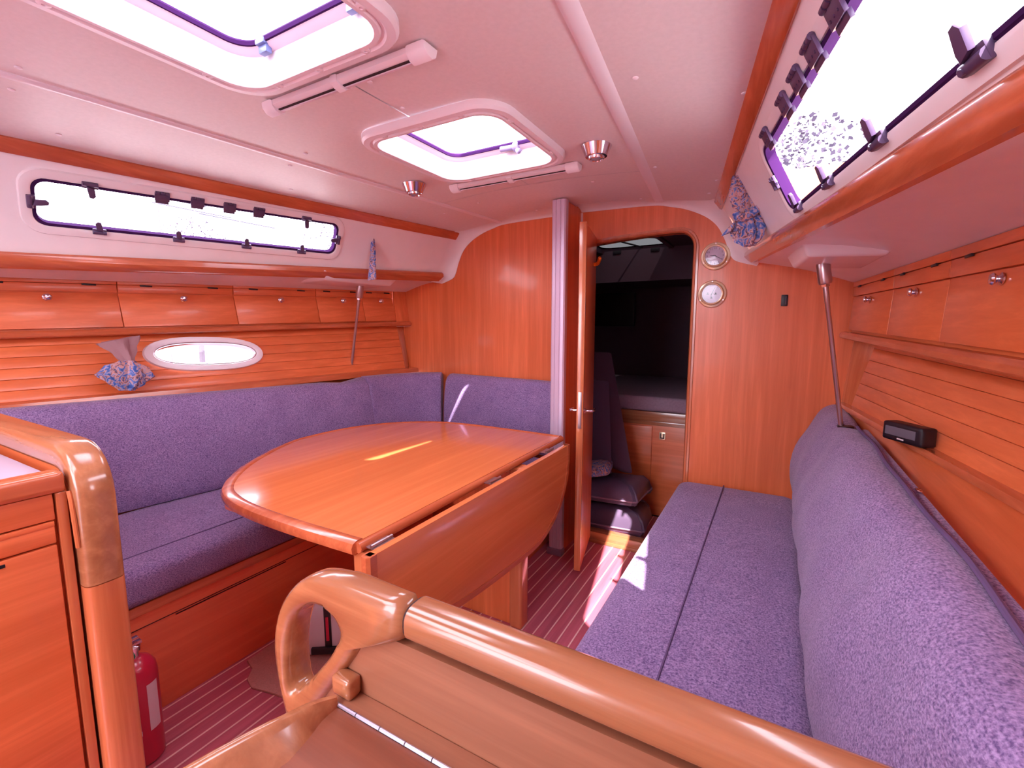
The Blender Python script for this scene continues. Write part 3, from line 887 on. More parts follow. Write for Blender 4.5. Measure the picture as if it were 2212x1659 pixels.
# oval portlight
c = Vector((lerp(xPt(PLY), xPb(PLY), .46) + .006, PLY, PLZ))
ex = Vector((0.14, 1, 0)).normalized(); ex = Vector((px_(PLY + .5) - px_(PLY - .5), 1, -0.03)).normalized()
up = Vector((xPt(PLY) - xPb(PLY), 0, zPt(PLY) - zPb(PLY))).normalized()
ez = ex.cross(up).normalized()
if ez.x < 0: ez = -ez
MO = Matrix((ex, up, ez)).transposed().to_4x4(); MO.translation = c
Wo = thing('window_3', 'oval porthole with white rim between the tied curtain and the bulkhead', None, c); Wo['kind'] = 'structure'
def oval(a, b, z, n=40): return [(a * math.copysign(abs(math.cos(2*PI*k/n))**.75, math.cos(2*PI*k/n)), b * math.copysign(abs(math.sin(2*PI*k/n))**.95, math.sin(2*PI*k/n)), z) for k in range(n)]
mb = MB(MO); mb.loft([oval(.248, .082, 0), oval(.244, .079, .012), oval(.225, .064, .016), oval(.213, .055, .013), oval(.206, .050, -.004), oval(.200, .046, -.02)], caps=False)
mb.build('rim', WHITE, Wo)
mb = MB(MO); mb.loft([oval(.212, .054, .013), oval(.208, .050, .014), oval(.204, .048, .005)], caps=False); mb.build('gasket', STEEL, Wo)
mb = MB(MO); mb.bm.faces.new([mb._v(p) for p in oval(.204, .049, -.010)]); mb.build('pane', GLASS, Wo)

# ------------------------------------------------------------------ steel support rods
def rod(top, bot, lab, r=0.009):
    top, bot = Vector(top), Vector(bot); a = (bot - top).normalized(); L = (bot - top).length
    T = thing('support_rod', lab, 'rod', top, 'steel rods from deck to settee')
    mb = MB(); mb.lathe(top, a, [(.020, 0), (.021, .01), (.021, .062), (.018, .070), (.012, .072)], 20); mb.build('sleeve', STEEL, T)
    mb = MB(); mb.lathe(top + a * .07, a, [(.0135, 0), (.0135, .010)], 6); mb.build('lock_nut', CHROME, T)
    mb = MB(); mb.lathe(top + a * .072, a, [(.0085, 0), (.0085, .06), (.0075, .062), (.0075, L * .93), (.010, L * .93), (.010, L), (.0005, L)], 16); mb.build('shaft', STEEL, T)
rod((0.119, 1.92, 1.412), (0.235, 1.92, 0.70), 'steel rod rising from the starboard settee back')
rod((-2.098, 1.92, 1.432), (-2.235, 1.92, 0.80), 'steel rod in front of the port lockers')
# moulded pads on the deck underside where the rods bolt on
mb = MB(); mb.hexa([(0.065, 1.72, 1.412), (.26, 1.72, 1.402), (.24, 2.06, 1.402), (0.035, 2.06, 1.414)], [(0.04, 1.68, 1.47), (.30, 1.68, 1.46), (.30, 2.12, 1.45), (0.01, 2.12, 1.47)], .012, 3)
struct('trim_18', mb, GEL)
mb = MB(); mb.hexa([(-2.24, 1.6, 1.425), (-1.99, 1.6, 1.43), (-1.99, 2.05, 1.432), (-2.24, 2.05, 1.425)], [(-2.3, 1.55, 1.48), (-1.95, 1.55, 1.475), (-1.95, 2.1, 1.49), (-2.3, 2.1, 1.48)], .015, 3)
struct('trim_19', mb, GEL)

# ------------------------------------------------------------------ settees
def cushion(mb, x0, x1, y0, y1, z0, z1, r, sub=10, puff=0.006, M=None):
    """soft box: superellipse-edged slab with a slightly domed top"""
    n = 24
    rings = []
    hx, hy, hz = (x1 - x0) / 2, (y1 - y0) / 2, (z1 - z0) / 2
    cx, cy, cz = (x0 + x1) / 2, (y0 + y1) / 2, (z0 + z1) / 2
    steps = 5
    lv = []
    for k in range(steps + 1):
        a = PI / 2 * k / steps
        lv.append((r * (1 - math.sin(a)), -hz + r * (1 - math.cos(a))))
    for k in range(steps + 1):
        a = PI / 2 * (1 - k / steps)
        lv.append((r * (1 - math.sin(a)), hz - r * (1 - math.cos(a))))
    for ins, z in lv:
        rings.append([(p[0], p[1], cz + z) for p in rr(hx - ins, hy - ins, max(r * 1.1 - ins * .6, .004), 5, cx, cy)])
    # domed top: shrink rings
    for f, dz in ((.8, .5), (.5, .9), (.2, 1.0)):
        rings.append([(cx + (p[0] - cx) * f, cy + (p[1] - cy) * f, cz + hz + puff * dz) for p in rings[len(lv) - 1]])
    mb.loft(rings, M=M)
    return mb
# port settee box
mb = MB(); mb.box(-2.15, -1.62, 0.38, 2.375, 0.0, 0.362, .003)
T = thing('port_settee_base', 'varnished wooden settee base on the port side below the long grey seat', 'settee base', (-1.95, 1.4, 0))
mb.build('box', WY_LIFT, T)
mb = MB(); mb.box(-1.622, -1.612, 0.38, 1.93, 0.335, 0.366, .003); mb.build('top_batten', MY, T)
mb = MB(); mb.box(-1.6215, -1.6185, 0.665, 1.05, 0.2835, 0.2865); mb.build('finger_slot', DARKWOOD, T)
mb = MB(); mb.box(-1.622, -1.6175, 0.44, 1.93, 0.292, 0.2935); mb.build('panel_joint', DARKWOOD, T)
mb = MB(); mb.box(-1.63, -1.045, 1.94, 2.375, 0.0, 0.362, .012); mb.build('return_box', WX, T)
# port cushions
T = thing('seat_cushion', 'long purple-grey seat cushion on the port settee, partly under the table', 'cushion', (-1.9, 1.2, .364), 'settee cushions')
mb = MB(); cushion(mb, -2.19, -1.60, 0.385, 1.912, 0.364, 0.479, .032, puff=.003); mb.build('cover', FAB, T)
mb = MB(); mb.tube([(-1.72, .42, .4805), (-1.72, 1.2, .483), (-1.72, 1.89, .4805)], .0022, 6); mb.build('seam', FAB_D, T)
T = thing('seat_cushion', 'short purple-grey seat cushion along the bulkhead behind the table', 'cushion', (-1.5, 2.1, .364), 'settee cushions')
mb = MB(); cushion(mb, -2.19, -1.035, 1.92, 2.26, 0.364, 0.479, .032, puff=.003); mb.build('cover', FAB, T)

def backrest(mb, pts, thick, z0, z1, lean, r=.03):
    """pts: plan polyline of the face at seat height; the slab goes outward to the left of travel"""
    P = [Vector((p[0], p[1], 0)) for p in pts]
    rings = []
    N = len(P)
    for i in range(N):
        a = P[max(i-1, 0)]; b = P[min(i+1, N-1)]; t = (b - a).normalized(); nrm = Vector((-t.y, t.x, 0))
        zz1 = z1(i / (N - 1)) if callable(z1) else z1
        H = zz1 - z0
        e = 0.0
        prof = []
        for (d, h) in ((.012, 0), (.0, .02), (-.006, .25 * H), (-.008, .5 * H), (-.002, .75 * H), (.010, H - .035), (.022, H - .012), (.042, H), (thick - .03, H + .002), (thick - .008, H - .008), (thick, H - .03), (thick, .4 * H), (thick - .01, 0)):
            prof.append(P[i] + nrm * (d + lean * h / H) + Vector((0, 0, z0 + h)))
        rings.append(prof)
    # rounded ends
    def shrink(r_, f, sh):
        c = sum(r_, Vector()) / len(r_)
        return [c + (p - c) * f + sh for p in r_]
    t0 = (P[0] - P[1]).normalized(); t1 = (P[-1] - P[-2]).normalized()
    rings = [shrink(rings[0], .80, t0 * .012), shrink(rings[0], .93, t0 * .010), shrink(rings[0], .98, t0 * .005)] + rings + [shrink(rings[-1], .98, t1 * .005), shrink(rings[-1], .93, t1 * .010), shrink(rings[-1], .80, t1 * .012)]
    mb.loft(rings)
def resample(a, b, n): return [(lerp(a[0], b[0], i / n), lerp(a[1], b[1], i / n)) for i in range(n + 1)]
T = thing('back_cushion', 'long purple-grey back cushion along the port side', 'cushion', (-2.2, 1.2, .48), 'settee cushions')
mb = MB(); backrest(mb, resample((-2.203, .39), (-1.985, 1.885), 12), .11, .484, lambda t: .918 - .028 * t + .012 * math.exp(-((t - 1) / .05) ** 2) - .014 * math.exp(-((t - .93) / .025) ** 2), .055)
mb.build('cover', FAB, T)
T = thing('back_cushion', 'corner back cushion between the two port back cushions', 'cushion', (-1.95, 2.1, .48), 'settee cushions')
mb = MB(); cp = [(-1.985, 1.905), (-1.965, 2.02), (-1.925, 2.12), (-1.87, 2.19), (-1.80, 2.235)]
backrest(mb, [(p.x, p.y) for p in spline([(a, b, 0) for a, b in cp], 4)], .12, .484, lambda t: .905, .05)
mb.build('cover', FAB, T)
T = thing('back_cushion', 'straight purple-grey back cushion on the bulkhead left of the silver post', 'cushion', (-1.4, 2.3, .48), 'settee cushions')
mb = MB(); backrest(mb, resample((-1.775, 2.262), (-1.005, 2.262), 8), .10, .484, lambda t: .903 - .010 * t, .02)
mb.build('cover', FAB, T)

# starboard settee
T = thing('starboard_settee_base', 'wooden box under the starboard settee seat', 'settee base', (-.1, 1.4, 0))
mb = MB(); mb.box(-.335, .18, .45, 2.375, 0, .325, .003); mb.build('box', WY, T)
T = thing('seat_cushion', 'broad purple-grey starboard seat cushion with a lengthwise seam', 'cushion', (-.13, 1.4, .327), 'settee cushions')
mb = MB(); cushion(mb, -.385, .125, .452, 2.366, .327, .446, .045, puff=.004); mb.build('cover', FAB, T)
mb = MB(); mb.tube([(-.178, .47, .4495), (-.178, 1.3, .4515), (-.178, 2.34, .4495)], .0026, 6); mb.build('seam', FAB_D, T)
T = thing('back_cushion', 'plump purple-grey back cushion on the starboard side with a rod through its top', 'cushion', (.17, 1.4, .44), 'settee cushions')
bp = [(.118, .45), (.094, .50), (.085, .58), (.098, .68), (.133, .76), (.163, .83), (.190, .862), (.222, .874), (.258, .866), (.272, .84), (.268, .78), (.25, .66), (.24, .50), (.20, .445)]
mb = MB(); rings = []
NY = 36
ring0 = spline([(a, 0, b) for a, b in bp], 3, closed=True)
def soft_ring(Y, f=1.0):
    c = Vector((.18, 0, .66)); out = []
    for i, p in enumerate(ring0):
        q = c + (p - c) * f
        w = .004 * math.sin(Y * 9 + q.z * 14) + .003 * math.sin(Y * 23 + q.z * 5)
        dip = 0
        if q.z > .80: dip = -.020 * math.exp(-((Y - 1.90) / .05) ** 2)
        out.append((q.x + w, Y, q.z + dip + (.002 * math.sin(Y * 17))))
    return out
rings = [soft_ring(2.372, .86), soft_ring(2.368, .94), soft_ring(2.355, .985)]
rings += [soft_ring(lerp(2.33, .48, i / NY)) for i in range(NY + 1)]
rings += [soft_ring(.465, .98), soft_ring(.455, .92)]
mb.loft(rings); mb.build('cover', FAB, T, ang=60)
mb = MB(); mb.tube([(.246 + .003 * math.sin(Y * 9), Y, .876 + .003 * math.sin(Y * 17)) for Y in [lerp(1.84, .5, i / 20) for i in range(21)]], .0045, 8); mb.build('piping', FAB_D, T)
mb = MB(); mb.tube([(.268, Y, .858) for Y in [lerp(1.86, .5, i / 10) for i in range(11)]], .011, 8, .7); mb.build('zip_flap', FAB, T)
mb = MB(); mb.box(.262, .272, 1.18, 1.20, .868, .874, .002); mb.build('zip_pull', CHROME, T)
mb = MB(); mb.lathe((.222, 1.92, .840), (0, 0, 1), [(.024, 0), (.024, .022)], 14); mb.build('rod_slot', BLACK, T)

# ------------------------------------------------------------------ saloon table
T = thing('saloon_table', 'varnished orange wooden drop-leaf table with rounded corners', 'table', (-1.3, 1.34, 0))
tp = [(-.842, .722), (-1.05, .716), (-1.25, .720), (-1.40, .742), (-1.515, .79), (-1.645, .905), (-1.76, 1.06), (-1.865, 1.26), (-1.885, 1.40), (-1.875, 1.56), (-1.825, 1.70), (-1.72, 1.84), (-1.54, 1.945), (-1.35, 1.972), (-1.1, 1.972), (-.856, 1.965)]
outl = [(p.x, p.y) for p in spline([(a, b, 0) for a, b in tp], 5)]
mb = MB(); mb.prism(outl, 'z', .662, .6895, 0)
mb.build('tabletop', TX, T)
# raised rounded edge moulding round the top
path = [(a, b, .676) for a, b in outl]
mb = MB(); rings = []
PV = [Vector(p) for p in path]
for i, p in enumerate(PV):
    a = PV[max(i-1, 0)]; b = PV[min(i+1, len(PV)-1)]; t = (b - a).normalized(); nn = Vector((t.y, -t.x, 0))
    if (p + nn * .1 - Vector((-1.3, 1.34, .676))).length < (p - Vector((-1.3, 1.34, .676))).length: nn = -nn
    rings.append([p + nn * d + Vector((0, 0, h)) for d, h in ((-.026, .0138), (-.022, .0165), (-.006, .0165), (.006, .012), (.011, .002), (.009, -.012), (.0, -.018), (-.02, -.016))])
mb.loft(rings); mb.build('edge_moulding', MY, T)
mb = MB(); mb.tube([(-.838, .726, .676), (-.853, 1.962, .676)], .0135, 10, 1.0); mb.build('straight_edge', MY, T)
# hanging leaf
LX = -.777
lf = [(.700, .684), (.700, .55), (.706, .50), (.735, .455), (.82, .425), (.94, .40), (1.12, .372), (1.35, .353), (1.55, .348), (1.68, .385), (1.77, .445), (1.83, .53), (1.848, .62), (1.848, .684)]
lo = [(.700, .684), (.700, .62)] + [(p.x, p.y) for p in spline([(a, b, 0) for a, b in lf[1:-2]], 5)] + [(1.848, .62), (1.848, .684)]
mb = MB(); mb.prism(lo, 'x', LX - .011, LX + .011, .003)
L = mb.build('drop_leaf', TX, T)
PV = [Vector((LX, a, b)) for a, b in lo]
mb = MB(); rings = []
for i, p in enumerate(PV):
    a = PV[max(i-1, 0)]; b = PV[min(i+1, len(PV)-1)]; t = (b - a).normalized(); nn = Vector((0, t.z, -t.y))
    if (p + nn * .1 - Vector((LX, 1.3, .6))).length < (p - Vector((LX, 1.3, .6))).length: nn = -nn
    rings.append([p + nn * d + Vector((h, 0, 0)) for d, h in ((-.016, .0135), (.004, .0135), (.011, .006), (.011, -.008), (.003, -.014), (-.016, -.0135))])
mb.loft(rings); mb.build('leaf_moulding', MY, T)
for Y in (.775, 1.30, 1.735):
    mb = MB(); mb.tube([(-.808, Y - .035, .680), (-.808, Y + .035, .680)], .0045, 8); mb.box(-.840, -.780, Y - .035, Y + .035, .674, .6765)
    mb.build('hinge', STEEL, T)
# legs
mb = MB(); mb.box(-.868, -.818, .735, .79, 0, .664, .012); mb.build('leg', MZ, T)
mb = MB(); mb.box(-1.15, -.855, 1.515, 1.545, 0, .664, .002); mb.build('leg_panel', WZ, T)
mb = MB(); mb.box(-.868, -.812, 1.495, 1.560, 0, .664, .012, 3); mb.build('leg', MZ, T)
mb = MB(); mb.box(-1.55, -1.10, .80, 1.75, .600, .662, .01); mb.build('under_frame', WY, T)
for (x, y) in ((-1.045, 1.478), (-.912, 1.478)):
    T2 = thing('floor_fastener', 'chrome slotted floor fastener at the table foot, ' + ('left one' if x < -1 else 'right one beside the leg'), 'fastener', (x, y, 0), 'chrome floor fasteners')
    mb = MB(); mb.lathe((x, y, 0.0006), (0, 0, 1), [(.021, 0), (.021, .006), (.017, .010), (.0005, .010)], 24); mb.build('disc', CHROME, T2)
    mb = MB(); mb.box(x - .014, x + .014, y - .0022, y + .0022, .0098, .0112); mb.build('slot', BLACK, T2)

# ------------------------------------------------------------------ bulkhead clock and barometer, socket
def text_mesh(items, yf, m, name, T):
    """items: (string, x, z, size); flat lettering built as one mesh part"""
    big = bmesh.new()
    for st, px, pz, size in items:
        cu = bpy.data.curves.new('t', 'FONT'); cu.body = st; cu.size = size; cu.align_x = 'CENTER'; cu.align_y = 'CENTER'; cu.extrude = .0002
        ob = bpy.data.objects.new('t', cu); me = bpy.data.meshes.new_from_object(ob)
        me.transform(Matrix.Translation((px, yf, pz)) @ Matrix.Rotation(PI / 2, 4, 'X'))
        big.from_mesh(me); bpy.data.objects.remove(ob); bpy.data.curves.remove(cu); bpy.data.meshes.remove(me)
    mb = MB(); mb.bm.free(); mb.bm = big
    return mb.build(name, m, T, smooth=False)
def dial(x, z, lab, clock):
    y = YB - .004; R_ = .062
    T = thing('wall_clock' if clock else 'barometer', lab, 'clock' if clock else 'barometer', (x, y, z - R_))
    mb = MB(); mb.lathe((x, y + .004, z), (0, -1, 0), [(R_, 0), (R_ + .002, .004), (R_ - .002, .010), (R_ - .009, .012), (R_ - .014, .008)], 40); mb.build('flange', BRASS, T)
    mb = MB(); mb.lathe((x, y, z), (0, -1, 0), [(R_ - .013, 0), (R_ - .011, .018), (R_ - .014, .028), (R_ - .019, .026), (R_ - .020, .014)], 40); mb.build('bezel', BRASS, T)
    mb = MB(); mb.lathe((x, y, z), (0, -1, 0), [(R_ - .018, .002), (R_ - .018, .014), (.0005, .0142)], 32); mb.build('face', DIAL, T)
    yf = y - .0152
    def hand(a, l, w, nm):
        d = Vector((math.sin(a), 0, math.cos(a))); s = Vector((d.z, 0, -d.x)); c0 = Vector((x, yf, z))
        m2 = MB(); q = [c0 - d * l * .2 - s * w, c0 - d * l * .2 + s * w, c0 + d * l + s * w * .3, c0 + d * l - s * w * .3]
        m2.hexa(q, [p + Vector((0, .0008, 0)) for p in q]); m2.build(nm, BLACK, T)
    if clock:
        hand(math.radians(275), .022, .0026, 'hour_hand'); hand(math.radians(120), .033, .0019, 'minute_hand')
        text_mesh([(str(h), x + math.sin(math.radians(h * 30)) * .034, z + math.cos(math.radians(h * 30)) * .034, .0115) for h in range(1, 13)], yf - .0004, BLACK, 'numerals', T)
    else:
        hand(math.radians(25), .033, .0018, 'needle'); hand(math.radians(195), .02, .0012, 'needle')
        m2 = MB()
        for k in range(-10, 11):
            a = math.radians(k * 13); d = Vector((math.sin(a), 0, math.cos(a))); s = Vector((d.z, 0, -d.x)); c0 = Vector((x, yf, z))
            q = [c0 + d * .034 - s * .0004, c0 + d * .034 + s * .0004, c0 + d * .038 + s * .0004, c0 + d * .038 - s * .0004]
            m2.hexa(q, [p + Vector((0, .0006, 0)) for p in q])
        m2.build('scale_marks', BLACK, T)
        for sx in (-.017, .017):
            m2 = MB(); m2.poly([(x + sx - .006, yf, z - .004), (x + sx + .006, yf, z - .004), (x + sx, yf, z + .008)]); m2.build('sail_emblem', GREY, T)
        m2 = MB(); m2.poly([(x - .005, yf, z - .022), (x + .005, yf, z - .022), (x, yf, z - .010)]); m2.build('sail_emblem', GREY, T)
    for k in range(3):
        a = math.radians(k * 120); px2, pz2 = x + math.sin(a) * (R_ - .005), z + math.cos(a) * (R_ - .005)
        m2 = MB(); m2.cyl((px2, y - .0075, pz2), (0, -1, 0), .003, .0016, 8); m2.build('screw', STEEL, T)
    m2 = MB(); m2.lathe((x, y - .020, z), (0, -1, 0), [(R_ - .020, 0), (R_ - .020, .001), (.0005, .002)], 32); m2.build('glass', GLASS, T)
dial(-.272, 1.522, 'round brass-rimmed wall clock with numerals, the upper of two dials', True)
dial(-.278, 1.350, 'round brass-rimmed barometer below the clock', False)
T = thing('wall_socket', 'small black oblong socket on the bulkhead right of the dials', 'socket', (.018, YB, 1.29))
mb = MB(); mb.box(.004, .030, YB - .008, YB, 1.288, 1.337, .004); mb.build('plate', BLACK, T)
mb = MB(); mb.box(.020, .024, YB - .0095, YB - .006, 1.294, 1.331, .001); mb.build('rocker', GREY, T)

# ------------------------------------------------------------------ curtains
def gather(mb, path, radii, lobes=7, amp=.28, n=42, twist=.6, seed=1):
    rnd = random.Random(seed); ph = rnd.random() * 6
    P = [Vector(p) for p in path]; rings = []
    for i, p in enumerate(P):
        a = P[max(i-1, 0)]; b = P[min(i+1, len(P)-1)]; t = (b - a).normalized()
        u = t.cross(Vector((0, 1, 0))).normalized(); w = t.cross(u)
        rx, ry = radii[i]
        ring = []
        for k in range(n):
            th = 2 * PI * k / n
            f = 1 + amp * math.sin(lobes * th + ph + i * twist * .3) + .10 * math.sin((lobes * 2 + 1) * th + i * .7)
            ring.append(p + u * rx * f * math.cos(th) + w * ry * f * math.sin(th))
        rings.append(ring)
    mb.loft(rings)
def rad_interp(keys, n):
    out = []
    for i in range(n):
        t = i / (n - 1) * (len(keys) - 1); k = min(int(t), len(keys) - 2); f = t - k; f = f * f * (3 - 2 * f)
        out.append((lerp(keys[k][0], keys[k+1][0], f), lerp(keys[k][1], keys[k+1][1], f)))
    return out
T = thing('tied_curtain', 'printed blue and pink curtain knotted beside the starboard window', 'curtain', (-.11, 1.85, 1.47), 'printed cotton curtains')
pth = [(lerp(-.140, -.112, i / 14), 1.84, lerp(1.748, 1.585, i / 14)) for i in range(15)]
mb = MB(); gather(mb, pth, rad_interp([(.014, .012), (.034, .022), (.042, .026), (.038, .024), (.024, .018)], 15), 6, seed=3); mb.build('upper_gather', PRINT, T)
pth = [(lerp(-.112, -.103, i / 12), 1.84, lerp(1.585, 1.476, i / 12)) for i in range(13)]
mb = MB(); gather(mb, pth, rad_interp([(.022, .018), (.036, .026), (.044, .028), (.040, .026), (.016, .014)], 13), 7, seed=5); mb.build('lower_gather', PRINT, T)
mb = MB(); mb.tube(spline([(-.150, 1.825, 1.585), (-.135, 1.812, 1.568), (-.10, 1.808, 1.578), (-.070, 1.82, 1.605), (-.062, 1.835, 1.612)], 5), .014, 10, 1.0); mb.build('knot', PRINT, T)
mb = MB(); mb.hexa([(-.150, 1.82, 1.565), (-.165, 1.818, 1.525), (-.195, 1.825, 1.515), (-.180, 1.83, 1.535)], [(-.150, 1.832, 1.565), (-.165, 1.83, 1.525), (-.195, 1.832, 1.515), (-.180, 1.84, 1.535)]); mb.build('loose_end', PRINT, T)
T = thing('curtain_tie', 'narrow blue printed cloth tie hanging over the port ledge', 'tie', (-1.90, 1.84, 1.44), 'printed cotton curtains')
mb = MB()
ks = [(-1.862, 1.652, .008), (-1.861, 1.63, .015), (-1.859, 1.58, .019), (-1.858, 1.53, .021), (-1.859, 1.49, .024), (-1.858, 1.46, .028), (-1.856, 1.440, .029)]
rings = []
for i, (x, z, w) in enumerate(ks):
    y = 1.800 - .004 * i
    rings.append([(x - w, y, z), (x - w * .4, y - .006, z - .002), (x + w * .2, y + .001, z + .002), (x + w, y - .005, z), (x + w, y + .004, z), (x - w, y + .006, z)])
mb.loft(rings); mb.build('strip', PRINT, T)
T = thing('tied_curtain', 'printed curtain bundled and knotted beside the oval porthole', 'curtain', (-2.26, .83, .93), 'printed cotton curtains')
pth = [(-2.255, lerp(.825, .845, i / 8), lerp(1.150, 1.055, i / 8)) for i in range(9)]
mb = MB(); gather(mb, pth, rad_interp([(.020, .06), (.016, .035), (.014, .018)], 9), 5, seed=8); mb.build('upper_gather', mat('tan_cotton', (0.38, 0.22, 0.24), 0.9), T)
pth = [(-2.25, lerp(.845, .83, i / 10), lerp(1.065, .945, i / 10)) for i in range(11)]
mb = MB(); gather(mb, pth, rad_interp([(.014, .018), (.030, .060), (.034, .078), (.028, .050), (.012, .02)], 11), 7, seed=11); mb.build('lower_gather', PRINT, T)

# ------------------------------------------------------------------ speaker on the shelf
T = thing('portable_speaker', 'black portable speaker on the starboard shelf', 'speaker', (.365, 1.52, .884))
ang = math.atan2(.10, 1) 
MSp = Matrix.Translation((.325, 1.60, .886)) @ Matrix.Rotation(math.radians(-58), 4, 'Z')
mb = MB(MSp); mb.box(-.062, .062, -.022, .022, .0, .052, .010, 4); mb.build('case', BLACK, T)
mb = MB(MSp); mb.box(-.050, .044, -.0235, -.020, .016, .040, .0015); mb.build('grille', GREY, T)
mb = MB(MSp); mb.box(-.010, .010, -.0236, -.021, .0075, .0115, .0008); mb.build('badge', PAPER, T)

# ------------------------------------------------------------------ galley unit at the left edge
XG = -1.10
T = thing('galley_cabinet', 'wooden galley cabinet with drawer and large door at the left edge', 'cabinet', (-1.5, .1, 0))
mb = MB(); mb.box(-1.95, XG - .014, -.55, .300, .0, .905, .002); mb.build('body', WY, T)
mb = MB(); mb.box(XG - .014, XG, -.30, .283, .858, .905, .003); mb.build('apron', WY, T)
mb = MB(); mb.box(XG - .013, XG + .001, -.30, .281, .846, .8555, .002); mb.box(XG - .013, XG, -.30, .281, .815, .847, .003); mb.build('drawer_front', WY, T)
mb = MB(); mb.box(XG - .013, XG, -.30, .281, .06, .8115, .003); D_ = mb.build('door', WY, T)
mb = MB(); mb.box(XG - .002, XG + .0012, .175, .215, .799, .805, .001); mb.build('finger_pull', BLACK, T)
mb = MB(); mb.box(XG - .012, XG + .001, .286, .301, .0, .905, .002); mb.build('stile', MZ, T)
T = thing('galley_worktop', 'grey galley worktop with a thick wooden front edge', 'worktop', (-1.5, 0, .905))
mb = MB(); mb.box(-1.95, XG - .02, -.55, .300, .905, .925, .002); mb.build('top', COUNTER, T)
mb = MB(); mb.box(XG - .035, XG + .006, -.55, .301, .9055, .943, .010, 4); mb.build('front_edge', MY, T)
mb = MB(); mb.box(-1.72, -1.24, -.25, .24, .925, .930, .002); mb.box(-1.70, -1.26, -.23, .22, .930, .9305); mb.build('inset_lid', COUNTER, T)
mb = MB()
for a in (rr(.225, .225, .03, 5, -1.48, 0.0),):
    mb.loft([[(p[0], p[1], .9305) for p in a], [(p[0], p[1], .932) for p in rr(.221, .221, .03, 5, -1.48, 0.0)], [(p[0], p[1], .9305) for p in rr(.217, .217, .03, 5, -1.48, 0.0)]], caps=False)
mb.build('lid_joint', BLACK, T)
# end panel with the rounded handrail that turns down into a post
T = thing('galley_end_panel', 'rounded varnished handrail that curves down into a post by the galley', 'handrail', (-1.3, .36, 0))
GY = .336
pts = [(-2.02, GY, .958), (-1.6, GY, .958), (-1.30, GY, .958)] + [(-1.170 + .072 * math.sin(a), GY, .886 + .072 * math.cos(a)) for a in [math.radians(d) for d in (0, 15, 30, 45, 60, 75, 90)]] + [(-1.098, GY, z) for z in (.80, .722)]
def sq_sweep(mb, pts, hw, hh, n=20, e=.55):
    """rounded-rectangle section; hw half width along Y, hh half depth in the X-Z plane"""
    P = [Vector(p) for p in pts]; rings = []
    for i, p in enumerate(P):
        a = P[max(i-1, 0)]; b = P[min(i+1, len(P)-1)]; t = (b - a).normalized(); nn = Vector((-t.z, 0, t.x))
        rings.append([p + Vector((0, 1, 0)) * hw * math.copysign(abs(math.cos(2*PI*k/n))**e, math.cos(2*PI*k/n)) + nn * hh * math.copysign(abs(math.sin(2*PI*k/n))**e, math.sin(2*PI*k/n)) for k in range(n)])
    mb.loft(rings)
mb = MB(); sq_sweep(mb, pts, .031, .027); mb.build('handrail', MX, T, ang=60)
mb = MB(); sq_sweep(mb, [(-1.098, GY, .720), (-1.098, GY, .4), (-1.098, GY, 0.0)], .031, .027); mb.build('post', MZ, T, ang=60)
mb = MB(); mb.box(-2.05, -1.115, .322, .350, 0, .945, .002); mb.build('panel', WX, T)
mb = MB(); mb.tube(spline([(-1.094, .303, .905), (-1.088, .303, .885), (-1.084, .303, .84), (-1.084, .304, .80)], 4), [.004] * 13, 8); mb.build('fillet', MZ, T)

# fire extinguisher
T = thing('fire_extinguisher', 'red fire extinguisher standing behind the galley post', 'fire extinguisher', (-1.475, .497, 0))
ex_, ey_ = -1.475, .497
mb = MB(); mb.lathe((ex_, ey_, 0.001), (0, 0, 1), [(.044, 0), (.050, .006), (.050, .25), (.047, .272), (.036, .290), (.020, .300), (.016, .302)], 32); mb.build('cylinder', RED, T)
mb = MB(); mb.lathe((ex_, ey_, .300), (0, 0, 1), [(.013, 0), (.013, .02), (.018, .022), (.018, .034), (.008, .04)], 16)
mb.box(ex_ - .01, ex_ + .01, ey_ - .045, ey_ + .02, .338, .346, .002); mb.box(ex_ - .008, ex_ + .008, ey_ - .04, ey_ + .015, .352, .358, .002); mb.build('valve', CHROME, T)
mb = MB(); mb.lathe((ex_ + .016, ey_ - .010, .318), (1, -.3, 0), [(.009, 0), (.009, .008)], 14); mb.build('gauge', mat('green_gauge', (0.05, 0.22, 0.14), 0.4), T)
def arc_patch(mb, r, a0, a1, z0, z1, n=10):
    rows = [[(ex_ + r * math.cos(lerp(a0, a1, i / n)), ey_ + r * math.sin(lerp(a0, a1, i / n)), z) for i in range(n + 1)] for z in (z0, z1)]
    mb.loft(rows, closed=False)
mb = MB(); arc_patch(mb, .0506, math.radians(5), math.radians(40), .10, .235); mb.build('label', PAPER, T)
mb = MB()
for k in range(8): arc_patch(mb, .0506, math.radians(-75 + (k % 2) * 8), math.radians(-18 - (k % 3) * 6), .205 - k * .011, .2085 - k * .011, 6)
arc_patch(mb, .0506, math.radians(-30), math.radians(-16), .098, .112, 3)
o = mb.build('printed_lines', PAPER, T)

# mat on the sole
T = thing('floor_mat', 'small tan mat on the sole behind the looped handrail', 'mat', (-1.3, 1.0, 0))
mo = [(-1.585, .855), (-1.53, .845), (-1.50, .805), (-1.45, .790), (-1.36, .812), (-1.20, .835), (-1.1, .86), (-1.1, 1.25), (-1.57, 1.25), (-1.59, .93)]
mb = MB(); mb.prism(mo, 'z', .0007, .008, .002); mb.build('pile', MATT, T)

